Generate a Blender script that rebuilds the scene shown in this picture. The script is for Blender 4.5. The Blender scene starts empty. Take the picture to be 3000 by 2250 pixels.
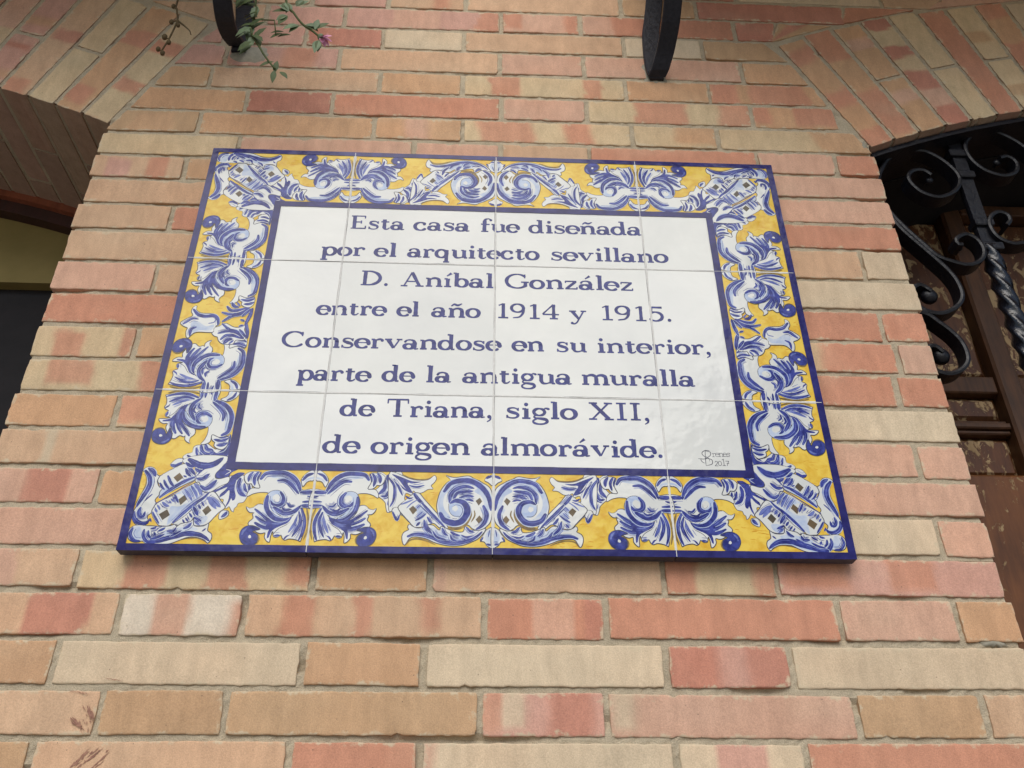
import bpy, math, random
import numpy as np
from mathutils import Vector, Matrix
from mathutils.geometry import tessellate_polygon

random.seed(7)
Z0 = 2.346                     # height of the plaque centre above the pavement
scene = bpy.context.scene

# ------------------------------------------------------------------ camera
cd = bpy.data.cameras.new('camera')
cam = bpy.data.objects.new('camera', cd)
scene.collection.objects.link(cam)
cd.sensor_width = 36.0
cd.lens = 31.16
cd.clip_start = 0.02
cd.clip_end = 500
R = [[0.99898488, 0.00376673, -0.04488899], [0.02039949, 0.85063527, 0.52536034], [0.04016305, -0.52574275, 0.84969494]]
w = lambda r: Vector((r[0], r[2], -r[1]))
cx, cy, cz = w(R[0]), -w(R[1]), -w(R[2])
cam.matrix_world = Matrix(((cx.x, cy.x, cz.x, -0.02139), (cx.y, cy.y, cz.y, -0.9304), (cx.z, cy.z, cz.z, Z0 - 0.6460), (0, 0, 0, 1)))
scene.camera = cam

# ------------------------------------------------------------------ light
SUN_EL, SUN_AZ = 43.0, -8.0     # azimuth: degrees from straight in front of the wall, minus = left
world = bpy.data.worlds.new("World")
scene.world = world
world.use_nodes = True
nt = world.node_tree
nt.nodes.clear()
sky = nt.nodes.new('ShaderNodeTexSky')
sky.sky_type = 'NISHITA'
sky.sun_disc = False
sky.sun_elevation = math.radians(SUN_EL)
sky.sun_rotation = math.radians(180 - SUN_AZ)
sky.air_density = 1.0
sky.dust_density = 1.0
bg = nt.nodes.new('ShaderNodeBackground')
bg.inputs['Strength'].default_value = 0.068
wo = nt.nodes.new('ShaderNodeOutputWorld')
nt.links.new(sky.outputs[0], bg.inputs[0])
nt.links.new(bg.outputs[0], wo.inputs[0])
sl = bpy.data.lights.new('sun', 'SUN')
sl.energy = 1.5
sl.angle = math.radians(48)
sl.color = (1.0, 0.96, 0.89)
sun = bpy.data.objects.new('sun', sl)
scene.collection.objects.link(sun)
e, a = math.radians(SUN_EL), math.radians(SUN_AZ)
sd = Vector((math.sin(a) * math.cos(e), -math.cos(a) * math.cos(e), math.sin(e)))   # towards the sun
sun.rotation_euler = sd.to_track_quat('Z', 'Y').to_euler()
scene.view_settings.view_transform = 'Standard'
scene.view_settings.look = 'None'
scene.view_settings.exposure = 0.82
scene.view_settings.gamma = 1.0
scene.cycles.max_bounces = 6

# ------------------------------------------------------------------ helpers
COL = scene.collection


def lin(r, g, b):
    f = lambda c: (c / 255 / 12.92) if c <= 10.3 else ((c / 255 + 0.055) / 1.055) ** 2.4
    return (f(r), f(g), f(b))


def hsh(ix, iy, seed):
    n = (ix.astype(np.int64) * 374761393 + iy.astype(np.int64) * 668265263 + seed * 982451653) & 0xffffffff
    n = ((n ^ (n >> 13)) * 1274126177) & 0xffffffff
    n = ((n ^ (n >> 16)) * 2246822519) & 0xffffffff
    return ((n ^ (n >> 15)) & 0xffff) / 65535.0


def vn(x, y, seed=0):           # smooth value noise, -1..1
    x = np.asarray(x, float); y = np.asarray(y, float)
    ix, iy = np.floor(x), np.floor(y)
    fx, fy = x - ix, y - iy
    fx = fx * fx * (3 - 2 * fx); fy = fy * fy * (3 - 2 * fy)
    a0 = hsh(ix, iy, seed); b0 = hsh(ix + 1, iy, seed); c0 = hsh(ix, iy + 1, seed); d0 = hsh(ix + 1, iy + 1, seed)
    return 2 * ((a0 * (1 - fx) + b0 * fx) * (1 - fy) + (c0 * (1 - fx) + d0 * fx) * fy) - 1


def fbm(x, y, seed=0, o=3):
    s = 0; amp = 1.0
    for k in range(o):
        s = s + amp * vn(x * 2 ** k, y * 2 ** k, seed + 17 * k); amp *= 0.5
    return s / 1.75


class MB:
    """collects faces; coordinates in metres: x right, y into the wall, z above the plaque centre"""
    def __init__(s): s.v, s.f, s.m, s.c, s.n = [], [], [], [], 0

    def add(s, v, f, m=0, c=None):
        v = np.asarray(v, float).reshape(-1, 3)
        s.v.append(v)
        for q in f: s.f.append([i + s.n for i in q]); s.m.append(m)
        if c is None: c = np.ones((len(v), 3))
        c = np.asarray(c, float); c = c.reshape(-1, c.shape[-1]); s.c.append(c if c.shape[1] == 4 else np.concatenate([c, np.zeros((len(c), 1))], 1))
        s.n += len(v)

    def box(s, x0, x1, y0, y1, z0, z1, m=0):
        v = [(x, y, z) for x in (x0, x1) for y in (y0, y1) for z in (z0, z1)]
        s.add(v, [(0, 1, 3, 2), (4, 6, 7, 5), (0, 4, 5, 1), (2, 3, 7, 6), (0, 2, 6, 4), (1, 5, 7, 3)], m)

    def grid(s, X, Y, Z, m=0, c=None, flip=False):
        a, b = X.shape
        v = np.stack([X, Y, Z], -1).reshape(-1, 3)
        f = []
        for i in range(a - 1):
            for j in range(b - 1):
                p = i * b + j
                q = (p, p + 1, p + b + 1, p + b)
                f.append(q[::-1] if flip else q)
        s.add(v, f, m, c)

    def loft(s, rings, m=0, closed=True, caps=True):
        k = len(rings[0]); v = [p for r in rings for p in r]; f = []
        for i in range(len(rings) - 1):
            for j in range(k if closed else k - 1):
                j2 = (j + 1) % k
                f.append((i * k + j, i * k + j2, (i + 1) * k + j2, (i + 1) * k + j))
        if caps:
            f.append(tuple(range(k))[::-1]); f.append(tuple((len(rings) - 1) * k + j for j in range(k)))
        s.add(v, f, m)

    def tube(s, pts, rad, n=8, m=0):
        pts = [Vector(p) for p in pts]; rings = []; up = Vector((0.3, 0.9, 0.2))
        for i, p in enumerate(pts):
            t = (pts[min(i + 1, len(pts) - 1)] - pts[max(i - 1, 0)]).normalized()
            u = t.cross(up).normalized() if abs(t.dot(up)) < .98 else t.orthogonal().normalized()
            q = t.cross(u)
            r = rad[i] if hasattr(rad, '__len__') else rad
            rings.append([tuple(p + r * (math.cos(2 * math.pi * k / n) * u + math.sin(2 * math.pi * k / n) * q)) for k in range(n)])
        s.loft(rings, m)

    def ball(s, c, r, m=0, n=12, sq=(1, 1, 1)):
        rings = []
        for i in range(1, n):
            t = math.pi * i / n
            rings.append([(c[0] + sq[0] * r * math.sin(t) * math.cos(2 * math.pi * k / n), c[1] + sq[1] * r * math.sin(t) * math.sin(2 * math.pi * k / n), c[2] + sq[2] * r * math.cos(t)) for k in range(n)])
        s.loft(rings, m)

    def build(s, name, mats, parent=None, smooth=False, colour=False):
        me = bpy.data.meshes.new(name)
        v = np.concatenate(s.v)
        off = np.array(ROOT.get(parent.name, (0, 0, 0))) if parent else np.array((0, 0, 0))
        v = v + np.array((0, 0, Z0)) - off
        if not isinstance(mats, (list, tuple)): mats = [mats]
        me.from_pydata(v.tolist(), [], s.f)
        for q in mats: me.materials.append(q)
        if len(mats) > 1: me.polygons.foreach_set('material_index', s.m)
        if smooth: me.polygons.foreach_set('use_smooth', [True] * len(s.f))
        if colour:
            at = me.color_attributes.new('col', 'FLOAT_COLOR', 'POINT')
            cc = np.concatenate(s.c); cc = (cc if cc.shape[1] == 4 else np.concatenate([cc, np.zeros((len(cc), 1))], 1)).astype(np.float32)
            at.data.foreach_set('color', cc.ravel())
        me.update()
        o = bpy.data.objects.new(name, me)
        COL.objects.link(o)
        if parent: o.parent = parent
        return o


ROOT = {}


def tag(o, label=None, cat=None, group=None, kind=None):
    if label: o['label'] = label
    if cat: o['category'] = cat
    if group: o['group'] = group
    if kind: o['kind'] = kind
    return o


def thing(name, loc, label, cat, group=None):
    o = bpy.data.objects.new(name, None)
    o.empty_display_size = 0.05
    COL.objects.link(o)
    loc = (loc[0], loc[1], loc[2] + Z0)
    o.location = loc
    ROOT[o.name] = loc
    return tag(o, label, cat, group)


def smooth_pts(p, step, closed=False):
    """Catmull-Rom through 2-d or 3-d points, resampled about every step"""
    p = [np.array(q, float) for q in p]
    n = len(p)
    if n < 3 and not closed:
        k = max(2, int(np.linalg.norm(p[1] - p[0]) / step) + 1)
        return [p[0] + (p[1] - p[0]) * t for t in np.linspace(0, 1, k)]
    out = []
    for i in range(n if closed else n - 1):
        p1, p2 = p[i], p[(i + 1) % n]
        p0 = p[i - 1] if (closed or i) else 2 * p1 - p2
        p3 = p[(i + 2) % n] if (closed or i + 2 < n) else 2 * p2 - p1
        k = max(1, int(np.linalg.norm(p2 - p1) / step))
        for t in np.arange(k) / k:
            out.append(0.5 * (2 * p1 + (p2 - p0) * t + (2 * p0 - 5 * p1 + 4 * p2 - p3) * t * t + (3 * p1 - p0 - 3 * p2 + p3) * t ** 3))
    if not closed: out.append(p[-1])
    return out


# ------------------------------------------------------------------ materials
def material(name, rough=0.6, spec=0.5):
    m = bpy.data.materials.new(name)
    m.use_nodes = True
    n = m.node_tree.nodes
    b = n['Principled BSDF']
    b.inputs['Roughness'].default_value = rough
    b.inputs['Specular IOR Level'].default_value = spec
    return m, n, m.node_tree.links, b


def noise(n, l, scale, detail=4, rough=0.6, coord=None, dist=0.0):
    t = n.new('ShaderNodeTexNoise')
    t.inputs['Scale'].default_value = scale; t.inputs['Detail'].default_value = detail
    t.inputs['Roughness'].default_value = rough; t.inputs['Distortion'].default_value = dist
    if coord is not None: l.new(coord, t.inputs['Vector'])
    return t


def ramp(n, l, src, stops):
    r = n.new('ShaderNodeValToRGB')
    while len(r.color_ramp.elements) < len(stops): r.color_ramp.elements.new(0.5)
    for e_, (p, c) in zip(r.color_ramp.elements, stops):
        e_.position = p; e_.color = (c[0], c[1], c[2], 1) if hasattr(c, '__len__') else (c, c, c, 1)
    l.new(src, r.inputs[0])
    return r


def mix(n, l, a_, b_, fac, mode='MIX'):
    m = n.new('ShaderNodeMix'); m.data_type = 'RGBA'; m.blend_type = mode
    for s_, v in ((m.inputs['A'], a_), (m.inputs['B'], b_), (m.inputs[0], fac)):
        if hasattr(v, 'is_linked'): l.new(v, s_)
        elif hasattr(v, '__len__'): s_.default_value = (v[0], v[1], v[2], 1)
        else: s_.default_value = v
    return m.outputs['Result']


def bump(n, l, b, height, strength, dist):
    k = n.new('ShaderNodeBump'); k.inputs['Strength'].default_value = strength; k.inputs['Distance'].default_value = dist
    l.new(height, k.inputs['Height']); l.new(k.outputs[0], b.inputs['Normal'])
    return k


def geo(n): return n.new('ShaderNodeNewGeometry').outputs['Position']


def mat_brick():
    m, n, l, b = material('fired_brick', 0.92, 0.25)
    at = n.new('ShaderNodeAttribute'); at.attribute_name = 'col'
    g = geo(n)
    mp = n.new('ShaderNodeMapping'); mp.inputs['Scale'].default_value = (1, 1, 0.35); l.new(g, mp.inputs[0])
    t1 = noise(n, l, 60, 5, 0.65, mp.outputs[0]); t2 = noise(n, l, 700, 3, 0.7, g)
    c = mix(n, l, at.outputs[0], ramp(n, l, t1.outputs[0], [(0.3, 0.86), (0.7, 1.1)]).outputs[0], 1.0, 'MULTIPLY')
    c = mix(n, l, c, ramp(n, l, t2.outputs[0], [(0.3, 0.80), (0.72, 1.11)]).outputs[0], 1.0, 'MULTIPLY')
    # pits and small pale lime specks
    vo = n.new('ShaderNodeTexVoronoi'); vo.inputs['Scale'].default_value = 95; l.new(g, vo.inputs['Vector'])
    sp = ramp(n, l, vo.outputs['Distance'], [(0.045, 1.0), (0.075, 0.0)])
    pick = ramp(n, l, noise(n, l, 23, 2, 0.5, g).outputs[0], [(0.52, 0.0), (0.56, 0.8)])
    k = n.new('ShaderNodeMath'); k.operation = 'MULTIPLY'; l.new(sp.outputs[0], k.inputs[0]); l.new(pick.outputs[0], k.inputs[1])
    c = mix(n, l, c, (0.16, 0.11, 0.08), k.outputs[0])
    sm_ = n.new('ShaderNodeMath'); sm_.operation = 'MULTIPLY_ADD'; l.new(at.outputs['Alpha'], sm_.inputs[0]); sm_.inputs[1].default_value = 0.24
    l.new(noise(n, l, 55, 6, 0.75, g).outputs[0], sm_.inputs[2])
    c = mix(n, l, c, lin(196, 180, 152), ramp(n, l, sm_.outputs[0], [(0.70, 0.0), (0.80, 0.85)]).outputs[0])
    st = n.new('ShaderNodeMapping'); st.inputs['Scale'].default_value = (1, 1, 0.10); l.new(g, st.inputs[0])
    c = mix(n, l, c, ramp(n, l, noise(n, l, 26, 4, 0.6, st.outputs[0]).outputs[0], [(0.32, (0.94, 0.935, 0.93)), (0.55, (1.0, 1.0, 1.0)), (0.75, (1.03, 1.03, 1.03))]).outputs[0], 1.0, 'MULTIPLY')
    l.new(c, b.inputs['Base Color'])
    hs = n.new('ShaderNodeMath'); hs.operation = 'ADD'; l.new(t2.outputs[0], hs.inputs[0]); l.new(noise(n, l, 180, 4, 0.6, g).outputs[0], hs.inputs[1])
    bump(n, l, b, hs.outputs[0], 0.35, 0.0012)
    return m


def mat_mortar():
    m, n, l, b = material('lime_mortar', 0.95, 0.2)
    g = geo(n)
    t = noise(n, l, 45, 5, 0.6, g); t2 = noise(n, l, 900, 3, 0.7, g)
    c = ramp(n, l, t.outputs[0], [(0.25, lin(180, 166, 142)), (0.5, lin(198, 183, 157)), (0.75, lin(212, 196, 168))]).outputs[0]
    c = mix(n, l, c, ramp(n, l, t2.outputs[0], [(0.32, 0.72), (0.65, 1.1)]).outputs[0], 1.0, 'MULTIPLY')
    l.new(c, b.inputs['Base Color'])
    bump(n, l, b, t2.outputs[0], 0.8, 0.003)
    return m


def mat_glaze(name, c0, c1, scale=60, rough=0.16, contrast=(0.35, 0.68)):
    m, n, l, b = material(name, rough, 0.17)
    g = geo(n)
    t = noise(n, l, scale, 4, 0.6, g, 0.6)
    l.new(ramp(n, l, t.outputs[0], [(contrast[0], c0), (contrast[1], c1)]).outputs[0], b.inputs['Base Color'])
    t2 = noise(n, l, 28, 3, 0.5, g)
    bump(n, l, b, t2.outputs[0], 0.25, 0.004)
    return m


def mat_iron(name='black_painted_iron', r0=.30, r1=.48, k=.8):
    m, n, l, b = material(name, 0.32, 0.5 if 'glossy' in name else 0.3)
    g = geo(n); t = noise(n, l, 160, 4, 0.6, g)
    l.new(ramp(n, l, t.outputs[0], [(0.3, (0.006 * k, 0.006 * k, 0.009 * k)), (0.75, (0.013 * k, 0.013 * k, 0.018 * k))]).outputs[0], b.inputs['Base Color'])
    l.new(ramp(n, l, t.outputs[0], [(0.3, r0), (0.7, r1)]).outputs[0], b.inputs['Roughness'])
    bump(n, l, b, t.outputs[0], 0.3, 0.003)
    return m


def mat_wood(name, peel=0.0, base=((70, 44, 30), (98, 62, 40)), seed=0.0):
    m, n, l, b = material(name, 0.55, 0.4)
    g = geo(n)
    mp = n.new('ShaderNodeMapping'); mp.inputs['Scale'].default_value = (1, 1, 0.12); mp.inputs['Location'].default_value = (seed, seed * 1.7, seed * .6)
    l.new(g, mp.inputs[0])
    t = noise(n, l, 130, 5, 0.65, mp.outputs[0])
    c = ramp(n, l, t.outputs[0], [(0.3, lin(*base[0])), (0.7, lin(*base[1]))]).outputs[0]
    lg = noise(n, l, 9, 4, 0.6, g)
    c = mix(n, l, c, ramp(n, l, lg.outputs[0], [(0.3, (0.68, 0.66, 0.64)), (0.7, (1.2, 1.15, 1.1))]).outputs[0], 1.0, 'MULTIPLY')
    if peel:
        mp2 = n.new('ShaderNodeMapping'); mp2.inputs['Scale'].default_value = (1, 1, 0.7); mp2.inputs['Location'].default_value = (seed, seed, seed)
        l.new(g, mp2.inputs[0])
        p = noise(n, l, 46, 8, 0.68, mp2.outputs[0], 0.9)
        pr = ramp(n, l, p.outputs[0], [(peel, 0.0), (peel + 0.03, 1.0)])
        t3 = noise(n, l, 60, 4, 0.6, mp.outputs[0])
        tan = ramp(n, l, t3.outputs[0], [(0.3, lin(140, 116, 84)), (0.7, lin(176, 150, 114))]).outputs[0]
        c = mix(n, l, c, tan, pr.outputs[0])
        l.new(mix(n, l, (0.4,) * 3, (0.85,) * 3, pr.outputs[0]), b.inputs['Roughness'])
        bump(n, l, b, pr.outputs[0], 0.4, -0.002)
    l.new(c, b.inputs['Base Color'])
    return m


def mat_plain(name, c0, c1, scale=40, rough=0.7, bmp=0.2):
    m, n, l, b = material(name, rough, 0.3)
    g = geo(n); t = noise(n, l, scale, 5, 0.6, g)
    l.new(ramp(n, l, t.outputs[0], [(0.3, c0), (0.7, c1)]).outputs[0], b.inputs['Base Color'])
    bump(n, l, b, t.outputs[0], bmp, 0.003)
    return m


M_BRICK, M_MORTAR, M_IRON = mat_brick(), mat_mortar(), mat_iron()
M_GLOSS = mat_iron('glossy_black_iron', .10, .26, .8)
M_BRK = mat_iron('dull_black_iron', .38, .55, 1.5)
def tile_tint(m):
    n, l = m.node_tree.nodes, m.node_tree.links; b = n['Principled BSDF']
    oi = n.new('ShaderNodeObjectInfo'); src = b.inputs['Base Color'].links[0].from_socket
    c = mix(n, l, src, ramp(n, l, oi.outputs['Random'], [(0.0, (0.93, 0.935, 0.93)), (0.5, (1.0, 1.0, 0.985)), (1.0, (1.03, 1.03, 1.04))]).outputs[0], 1.0, 'MULTIPLY')
    t = noise(n, l, 5, 3, 0.5, geo(n)); c = mix(n, l, c, ramp(n, l, t.outputs[0], [(0.3, (0.95, 0.955, 0.96)), (0.7, (1.02, 1.02, 1.0))]).outputs[0], 1.0, 'MULTIPLY')
    l.new(c, b.inputs['Base Color']); b.inputs['Specular IOR Level'].default_value = 0.30; b.inputs['Roughness'].default_value = 0.12
    return m


G_WHITE = tile_tint(mat_glaze('white_glaze', (0.59, 0.595, 0.58), (0.655, 0.655, 0.635), 9))
G_FRAME = mat_glaze('dark_blue_glaze', (0.014, 0.012, 0.085), (0.028, 0.028, 0.155), 45)
G_BLUE = mat_glaze('brush_blue_glaze', (0.018, 0.022, 0.135), (0.052, 0.068, 0.30), 120)
G_TEXT = mat_glaze('lettering_blue_glaze', (0.016, 0.020, 0.118), (0.033, 0.042, 0.20), 90)
G_MID = mat_glaze('mid_blue_glaze', (0.065, 0.085, 0.29), (0.16, 0.20, 0.46), 120)
G_LIGHT = mat_glaze('pale_blue_glaze', (0.33, 0.41, 0.59), (0.48, 0.54, 0.64), 80)
G_WASH = mat_glaze('faint_blue_glaze', (0.36, 0.43, 0.58), (0.52, 0.56, 0.61), 80)
G_OUT = mat_glaze('outline_glaze', (0.035, 0.035, 0.055), (0.08, 0.08, 0.11), 150)
G_SHADE = mat_glaze('ochre_shade_glaze', (0.13, 0.085, 0.035), (0.34, 0.23, 0.06), 110)
G_BROWN = mat_glaze('brown_glaze', (0.065, 0.055, 0.04), (0.15, 0.10, 0.05), 25)
G_YELLOW = mat_glaze('yellow_glaze', (0.60, 0.345, 0.030), (0.70, 0.50, 0.080), 70, contrast=(0.30, 0.58))
G_ORANGE = mat_glaze('orange_glaze', (0.55, 0.26, 0.022), (0.64, 0.36, 0.04), 90)
M_GROUT = mat_plain('white_grout', (0.55, 0.54, 0.51), (0.68, 0.67, 0.64), 150, 0.8)
M_BISCUIT = mat_plain('tile_edge', (0.035, 0.033, 0.055), (0.07, 0.065, 0.075), 80, 0.6)

# ------------------------------------------------------------------ ground
gm = MB(); gm.box(-30, 30, -30, 0.35, -2.46, -2.346)
PAVE = mat_plain('paving', (0.24, 0.215, 0.185), (0.33, 0.30, 0.26), 3, 0.85)
tag(gm.build('pavement', PAVE), kind='structure')

# ------------------------------------------------------------------ brick wall
PAL = {k: np.array(lin(*v)) for k, v in dict(
    t=(197, 163, 132), o=(192, 152, 116), b=(180, 147, 112), c=(203, 186, 158), y=(199, 178, 142), p=(199, 158, 136),
    r=(189, 130, 106), d=(178, 117, 101), m=(193, 147, 133), w=(208, 197, 178), g=(150, 140, 122)).items()}
MEAN = np.array(lin(195, 155, 125))
PAL = {k: np.minimum((v * .80 + MEAN * .20) * 1.07, .7) for k, v in PAL.items()}
FX, FZ, RI, RE = 1.204, -1.024, 1.528, 1.786          # arch centre (mirrored), intrados and extrados radius
ZB = [-.5306, -.481, -.433, -.384, -.334, -.2865, -.2375, -.1898, -.1403, -.0916, -.0424, .0078, .059, .110, .1638, .2112, .2595, .3057, .352, .401, .4526, .503, .5566, .607, .660, .711, .762, .812, .862, .912, .962, 1.012, 1.062, 1.112]
# course by course from the bottom: joints in mm, then one colour code per brick with optional bands "(u0,u1,code)"
COURSES = [
    ([-442, -196, -69.5, 184, 315], ['b', 't', 'r', 'c|.0,.04,p', 'c|.3,.72,m', 'r']),
    ([-386.5, -264, -11, 116.6, 373.8, 508], ['t', 'b', 'b', 'm|.0,.15,r|.16,.36,c|.55,.9,d', 'p|.0,.1,c', 'b', 't']),
    ([-442.6, -193.8, -70, 182.3, 314], ['o', 'c', 'o', 'c', 'd|.42,.66,m', 'c']),
    ([-389, -261, -7.7, 122, 375.5, 506], ['t|-.1,.25,d|.5,.84,d', 'w|.25,.55,r|.92,1.1,r', 't|.16,.28,r|.45,.53,r|.73,.82,r', 'r|.38,.76,p|.85,1.1,d', 'r', 'p', 'o']),
    ([-443.5, -193, -67, 188, 314], ['p|.5,1.1,t', 'y|.18,.37,r|.54,.72,r|.9,1.1,r', 'o', 't|-.1,.04,p', 'y|-.1,.28,r|.8,1.1,r', 'm|.02,.3,r|.5,.72,r']),
    ([-389, -262, -8, 120, 377, 509.7], ['p', 't', 't', 'r', 't', 'c', 'p']),
    ([-444.8, -192, -66, 189, 315], ['p|.35,.75,d', 'o', 't', 't', 'r', 'p']),
    ([-389, -262, -8, 120, 376, 509.8], ['t|.3,.36,c', 't', 't', 't', 'r', 'p', 'p']),
    ([-446.6, -192, -66, 189, 314], ['o', 'y|-.1,.3,r', 't', 't', 'r', 'c']),
    ([-388, -262, -8, 122, 378, 507.4], ['y|.14,.45,r|.78,1.1,r', 't', 't', 't', 't', 'r', 'r']),
    ([-444.6, -192, -66, 189, 394, 520.6], ['y|.2,.52,r|.86,1.1,r', 'o', 't', 't', 't', 'r|-.1,.2,y', 'p']),
    ([-388, -262, -8, 122, 378, 509.9], ['r', 't', 't', 't', 'r', 'r', 'r']),
    ([-442.9, -192, -66, 189, 314], ['p', 't', 't', 't', 'r', 'c']),
    ([-388, -262, -8, 122, 378, 506.9], ['t', 't', 't', 't', 't', 't', 'c']),
    ([-443, -192, -66, 189, 314], ['t', 'r|.5,.8,d', 't', 't', 'r', 'r']),
    ([-388, -262, -8, 122, 378], ['t', 't', 't', 't', 't', 'p']),
    ([-441.8, -192, -66, 189, 314], ['t|.15,.4,m|.62,.85,r', 'o', 't', 't', 'r', 'p']),
    ([-374, -120, 8, 139, 389.5, 507.8], ['y', 'p', 'p', 't', 'r', 'p', 'r']),
    ([-438.8, -180.7, -49.8, 205.4, 336.4], ['b|.2,.7,o', 'o', 'o|.35,.62,p', 'y|.08,.42,r|.6,.76,r', 'y|.5,1.1,o', 'y|.65,1.1,o']),
    ([-376.9, -248, 7.7, 139.2, 395.1, 530.8], ['o', 'd', 'r', 'p', 'y|.28,.62,r|.8,1.1,r', 'o|-.1,.2,r|.5,1.1,r', 'o']),
    ([-439, -180.3, -52.4, 203.4, 335.2], ['b', 't', 'o', 'y|.15,.33,r|.75,.87,r', 'o', 'o|.0,.25,r|.35,.9,r']),
    ([-423.4, -248, 6.2, 139.1, 394.8], ['m', 'm|.5,.8,r', 't', 'p', 'p', 'o']),
    ([-433, -306, -183, -52.6, 207.1, 336.5], ['m', 'm', 'd', 'c', 't', 'c', 'b']),
    ([-376, -248, 7.1, 138.1, 396.6, 470], ['t', 'm', 'm|.3,.6,p|.85,1.1,r', 'p|-.1,.25,r|.8,1.1,r', 'r|-.1,.2,p', 'd', 'b|.2,.6,d']),
    ([-439, -306, -180.4, -52, 209.2, 337.2, 595.5], ['t', 't', 'm', 't|.6,.8,r', 't', 'b', 'd', 'r']),
]
rnd = random.Random(3)
while len(COURSES) < len(ZB) - 1:
    i = len(COURSES); off = -1130 if i % 2 else -1000
    j = []; x = off
    while x < 1300: j.append(x); x += 130 if len(j) % 3 == 0 else 256
    COURSES.append((j, [rnd.choice('tobpcrmdt') for _ in range(len(j) + 1)]))


def colour_fn(spec, seed, vertical=False):
    base, *bands = spec.split('|')

    def f(u, v, X, Z, L):
        c = np.ones(u.shape + (1,)) * PAL[base]
        wob = 0.010 * vn(X * 90, Z * 90, seed) + 0.02 * vn(X * 28, Z * 28, seed + 5)
        rs = random.Random(seed)
        for bd in bands:
            a0, a1, k = bd.split(',')
            a0, a1 = float(a0), float(a1)
            sl = rs.uniform(-.02, .02); s0 = rs.choice((.003, .006, .010, .020))
            uu = (u + sl * (v - .5)) * L + wob * L * .25 / max(L, .2)
            m = 1 / (1 + np.exp(-np.clip((uu - a0 * L) / (s0 * .11), -30, 30))) / (1 + np.exp(-np.clip((a1 * L - uu) / (s0 * .11), -30, 30)))
            # some flashes fade out before one bed face
            if rs.random() < .4: m = m * np.clip((v if rs.random() < .5 else 1 - v) * 5 - .2 + vn(X * 60, Z * 60, seed + 9) * .5, 0, 1)
            m = m[..., None] * rs.uniform(.8, .98)
            c = c * (1 - m) + PAL[k] * m
        tone = 1 + .05 * rs.uniform(-1, 1)
        warm = vn(X * 14, Z * 22, seed + 3)[..., None]
        c = c * tone * (1 + .045 * fbm(X * 30, Z * 45, seed + 1)[..., None])
        c = c * (1 + warm * np.array((.02, -.02, -.04)))
        pale = np.clip(fbm(X * 12, Z * 20, seed + 21) - .25, 0, 1)[..., None] * .35
        c = c * (1 - pale) + PAL['c'] * pale
        return np.clip(c, .01, .9)
    return f


def brick(mb, q, cf, seed, depth=0.07, y0=0.0, cell=0.0055, rough=1.0, side=None):
    """q: BL, BR, TR, TL in (x, z) metres; front face gridded, worn edges, sides run back to depth"""
    q = [np.array(p) for p in q]
    L = (np.linalg.norm(q[1] - q[0]) + np.linalg.norm(q[2] - q[3])) / 2
    H = (np.linalg.norm(q[3] - q[0]) + np.linalg.norm(q[2] - q[1])) / 2
    if L < .006 or H < .006: return

    def par(S):
        k = max(2, int(S / cell)); t = np.linspace(0, 1, k + 1)[1:-1]; e_ = .0007 / S; e2 = .0018 / S
        return np.concatenate([[0, e_, e2], t[(t > e2 * 1.3) & (t < 1 - e2 * 1.3)], [1 - e2, 1 - e_, 1]])
    u, v = np.meshgrid(par(L), par(H), indexing='ij')
    P = [q[0][k] * (1 - u) * (1 - v) + q[1][k] * u * (1 - v) + q[2][k] * u * v + q[3][k] * (1 - u) * v for k in (0, 1)]
    X, Z = P
    du = np.minimum(u, 1 - u) * L; dv = np.minimum(v, 1 - v) * H
    # worn outline: the edge wanders in and out
    ax = (q[1] - q[0]) / max(np.linalg.norm(q[1] - q[0]), 1e-6); az = (q[3] - q[0]) / max(np.linalg.norm(q[3] - q[0]), 1e-6)
    r_ = random.Random(seed)
    w1 = (.0006 * vn(X * 190, Z * 190, seed) + .0004 * vn(X * 420, Z * 420, seed + 6) + .0003 * vn(X * 30, Z * 30, seed + 2)) * rough
    chip = np.maximum(0, vn(X * 75, Z * 75, seed + 8) - .80) * .016 * rough
    su = np.where(u < .5, 1, -1) * np.clip(1 - du / .014, 0, 1); sv = np.where(v < .5, 1, -1) * np.clip(1 - dv / .014, 0, 1)
    # rounded corners
    cr = np.clip(1 - du / .006, 0, 1) * np.clip(1 - dv / .006, 0, 1) * r_.uniform(.0, .0008)
    ou = su * (w1 + chip) + np.sign(su) * cr; ov = sv * (w1 + chip) + np.sign(sv) * cr
    X = X + ou * ax[0] + ov * az[0]; Z = Z + ou * ax[1] + ov * az[1]
    d = np.minimum(du, dv); ed = np.clip(1 - d / .0012, 0, 1) ** 2 * .0007
    fl = 1 - .6 * min(1, max(0, (q[0][1] - .30) / .12))
    Y = y0 - .0008 + fl * r_.uniform(-.0008, .0005) + (u - .5) * r_.uniform(-.0007, .0007) + (v - .5) * r_.uniform(-.0006, .0006) + ed + .0005 * fbm(X * 70, Z * 70, seed + 4) + chip * .4
    col = cf(u, v, X, Z, L)
    a_, b_ = X.shape
    al = np.clip(1 - d / .009, 0, 1)
    mb.grid(X, Y, Z, 0, np.concatenate([col, al[..., None]], -1).reshape(-1, 4), flip=True)
    loop = [(i, 0) for i in range(a_)] + [(a_ - 1, j) for j in range(1, b_)] + [(i, b_ - 1) for i in range(a_ - 2, -1, -1)] + [(0, j) for j in range(b_ - 2, 0, -1)]
    fr = [(X[i, j], Y[i, j], Z[i, j]) for i, j in loop]; bk = [(x, depth, z) for x, y, z in fr]
    k = len(loop)
    cc = np.array([col[i, j] for i, j in loop])
    if side is not None: cc = cc * .25 + side * .75
    mb.add(fr + bk, [(i, (i + 1) % k, k + (i + 1) % k, k + i) for i in range(k)], 0, np.concatenate([cc, cc]))


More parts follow.
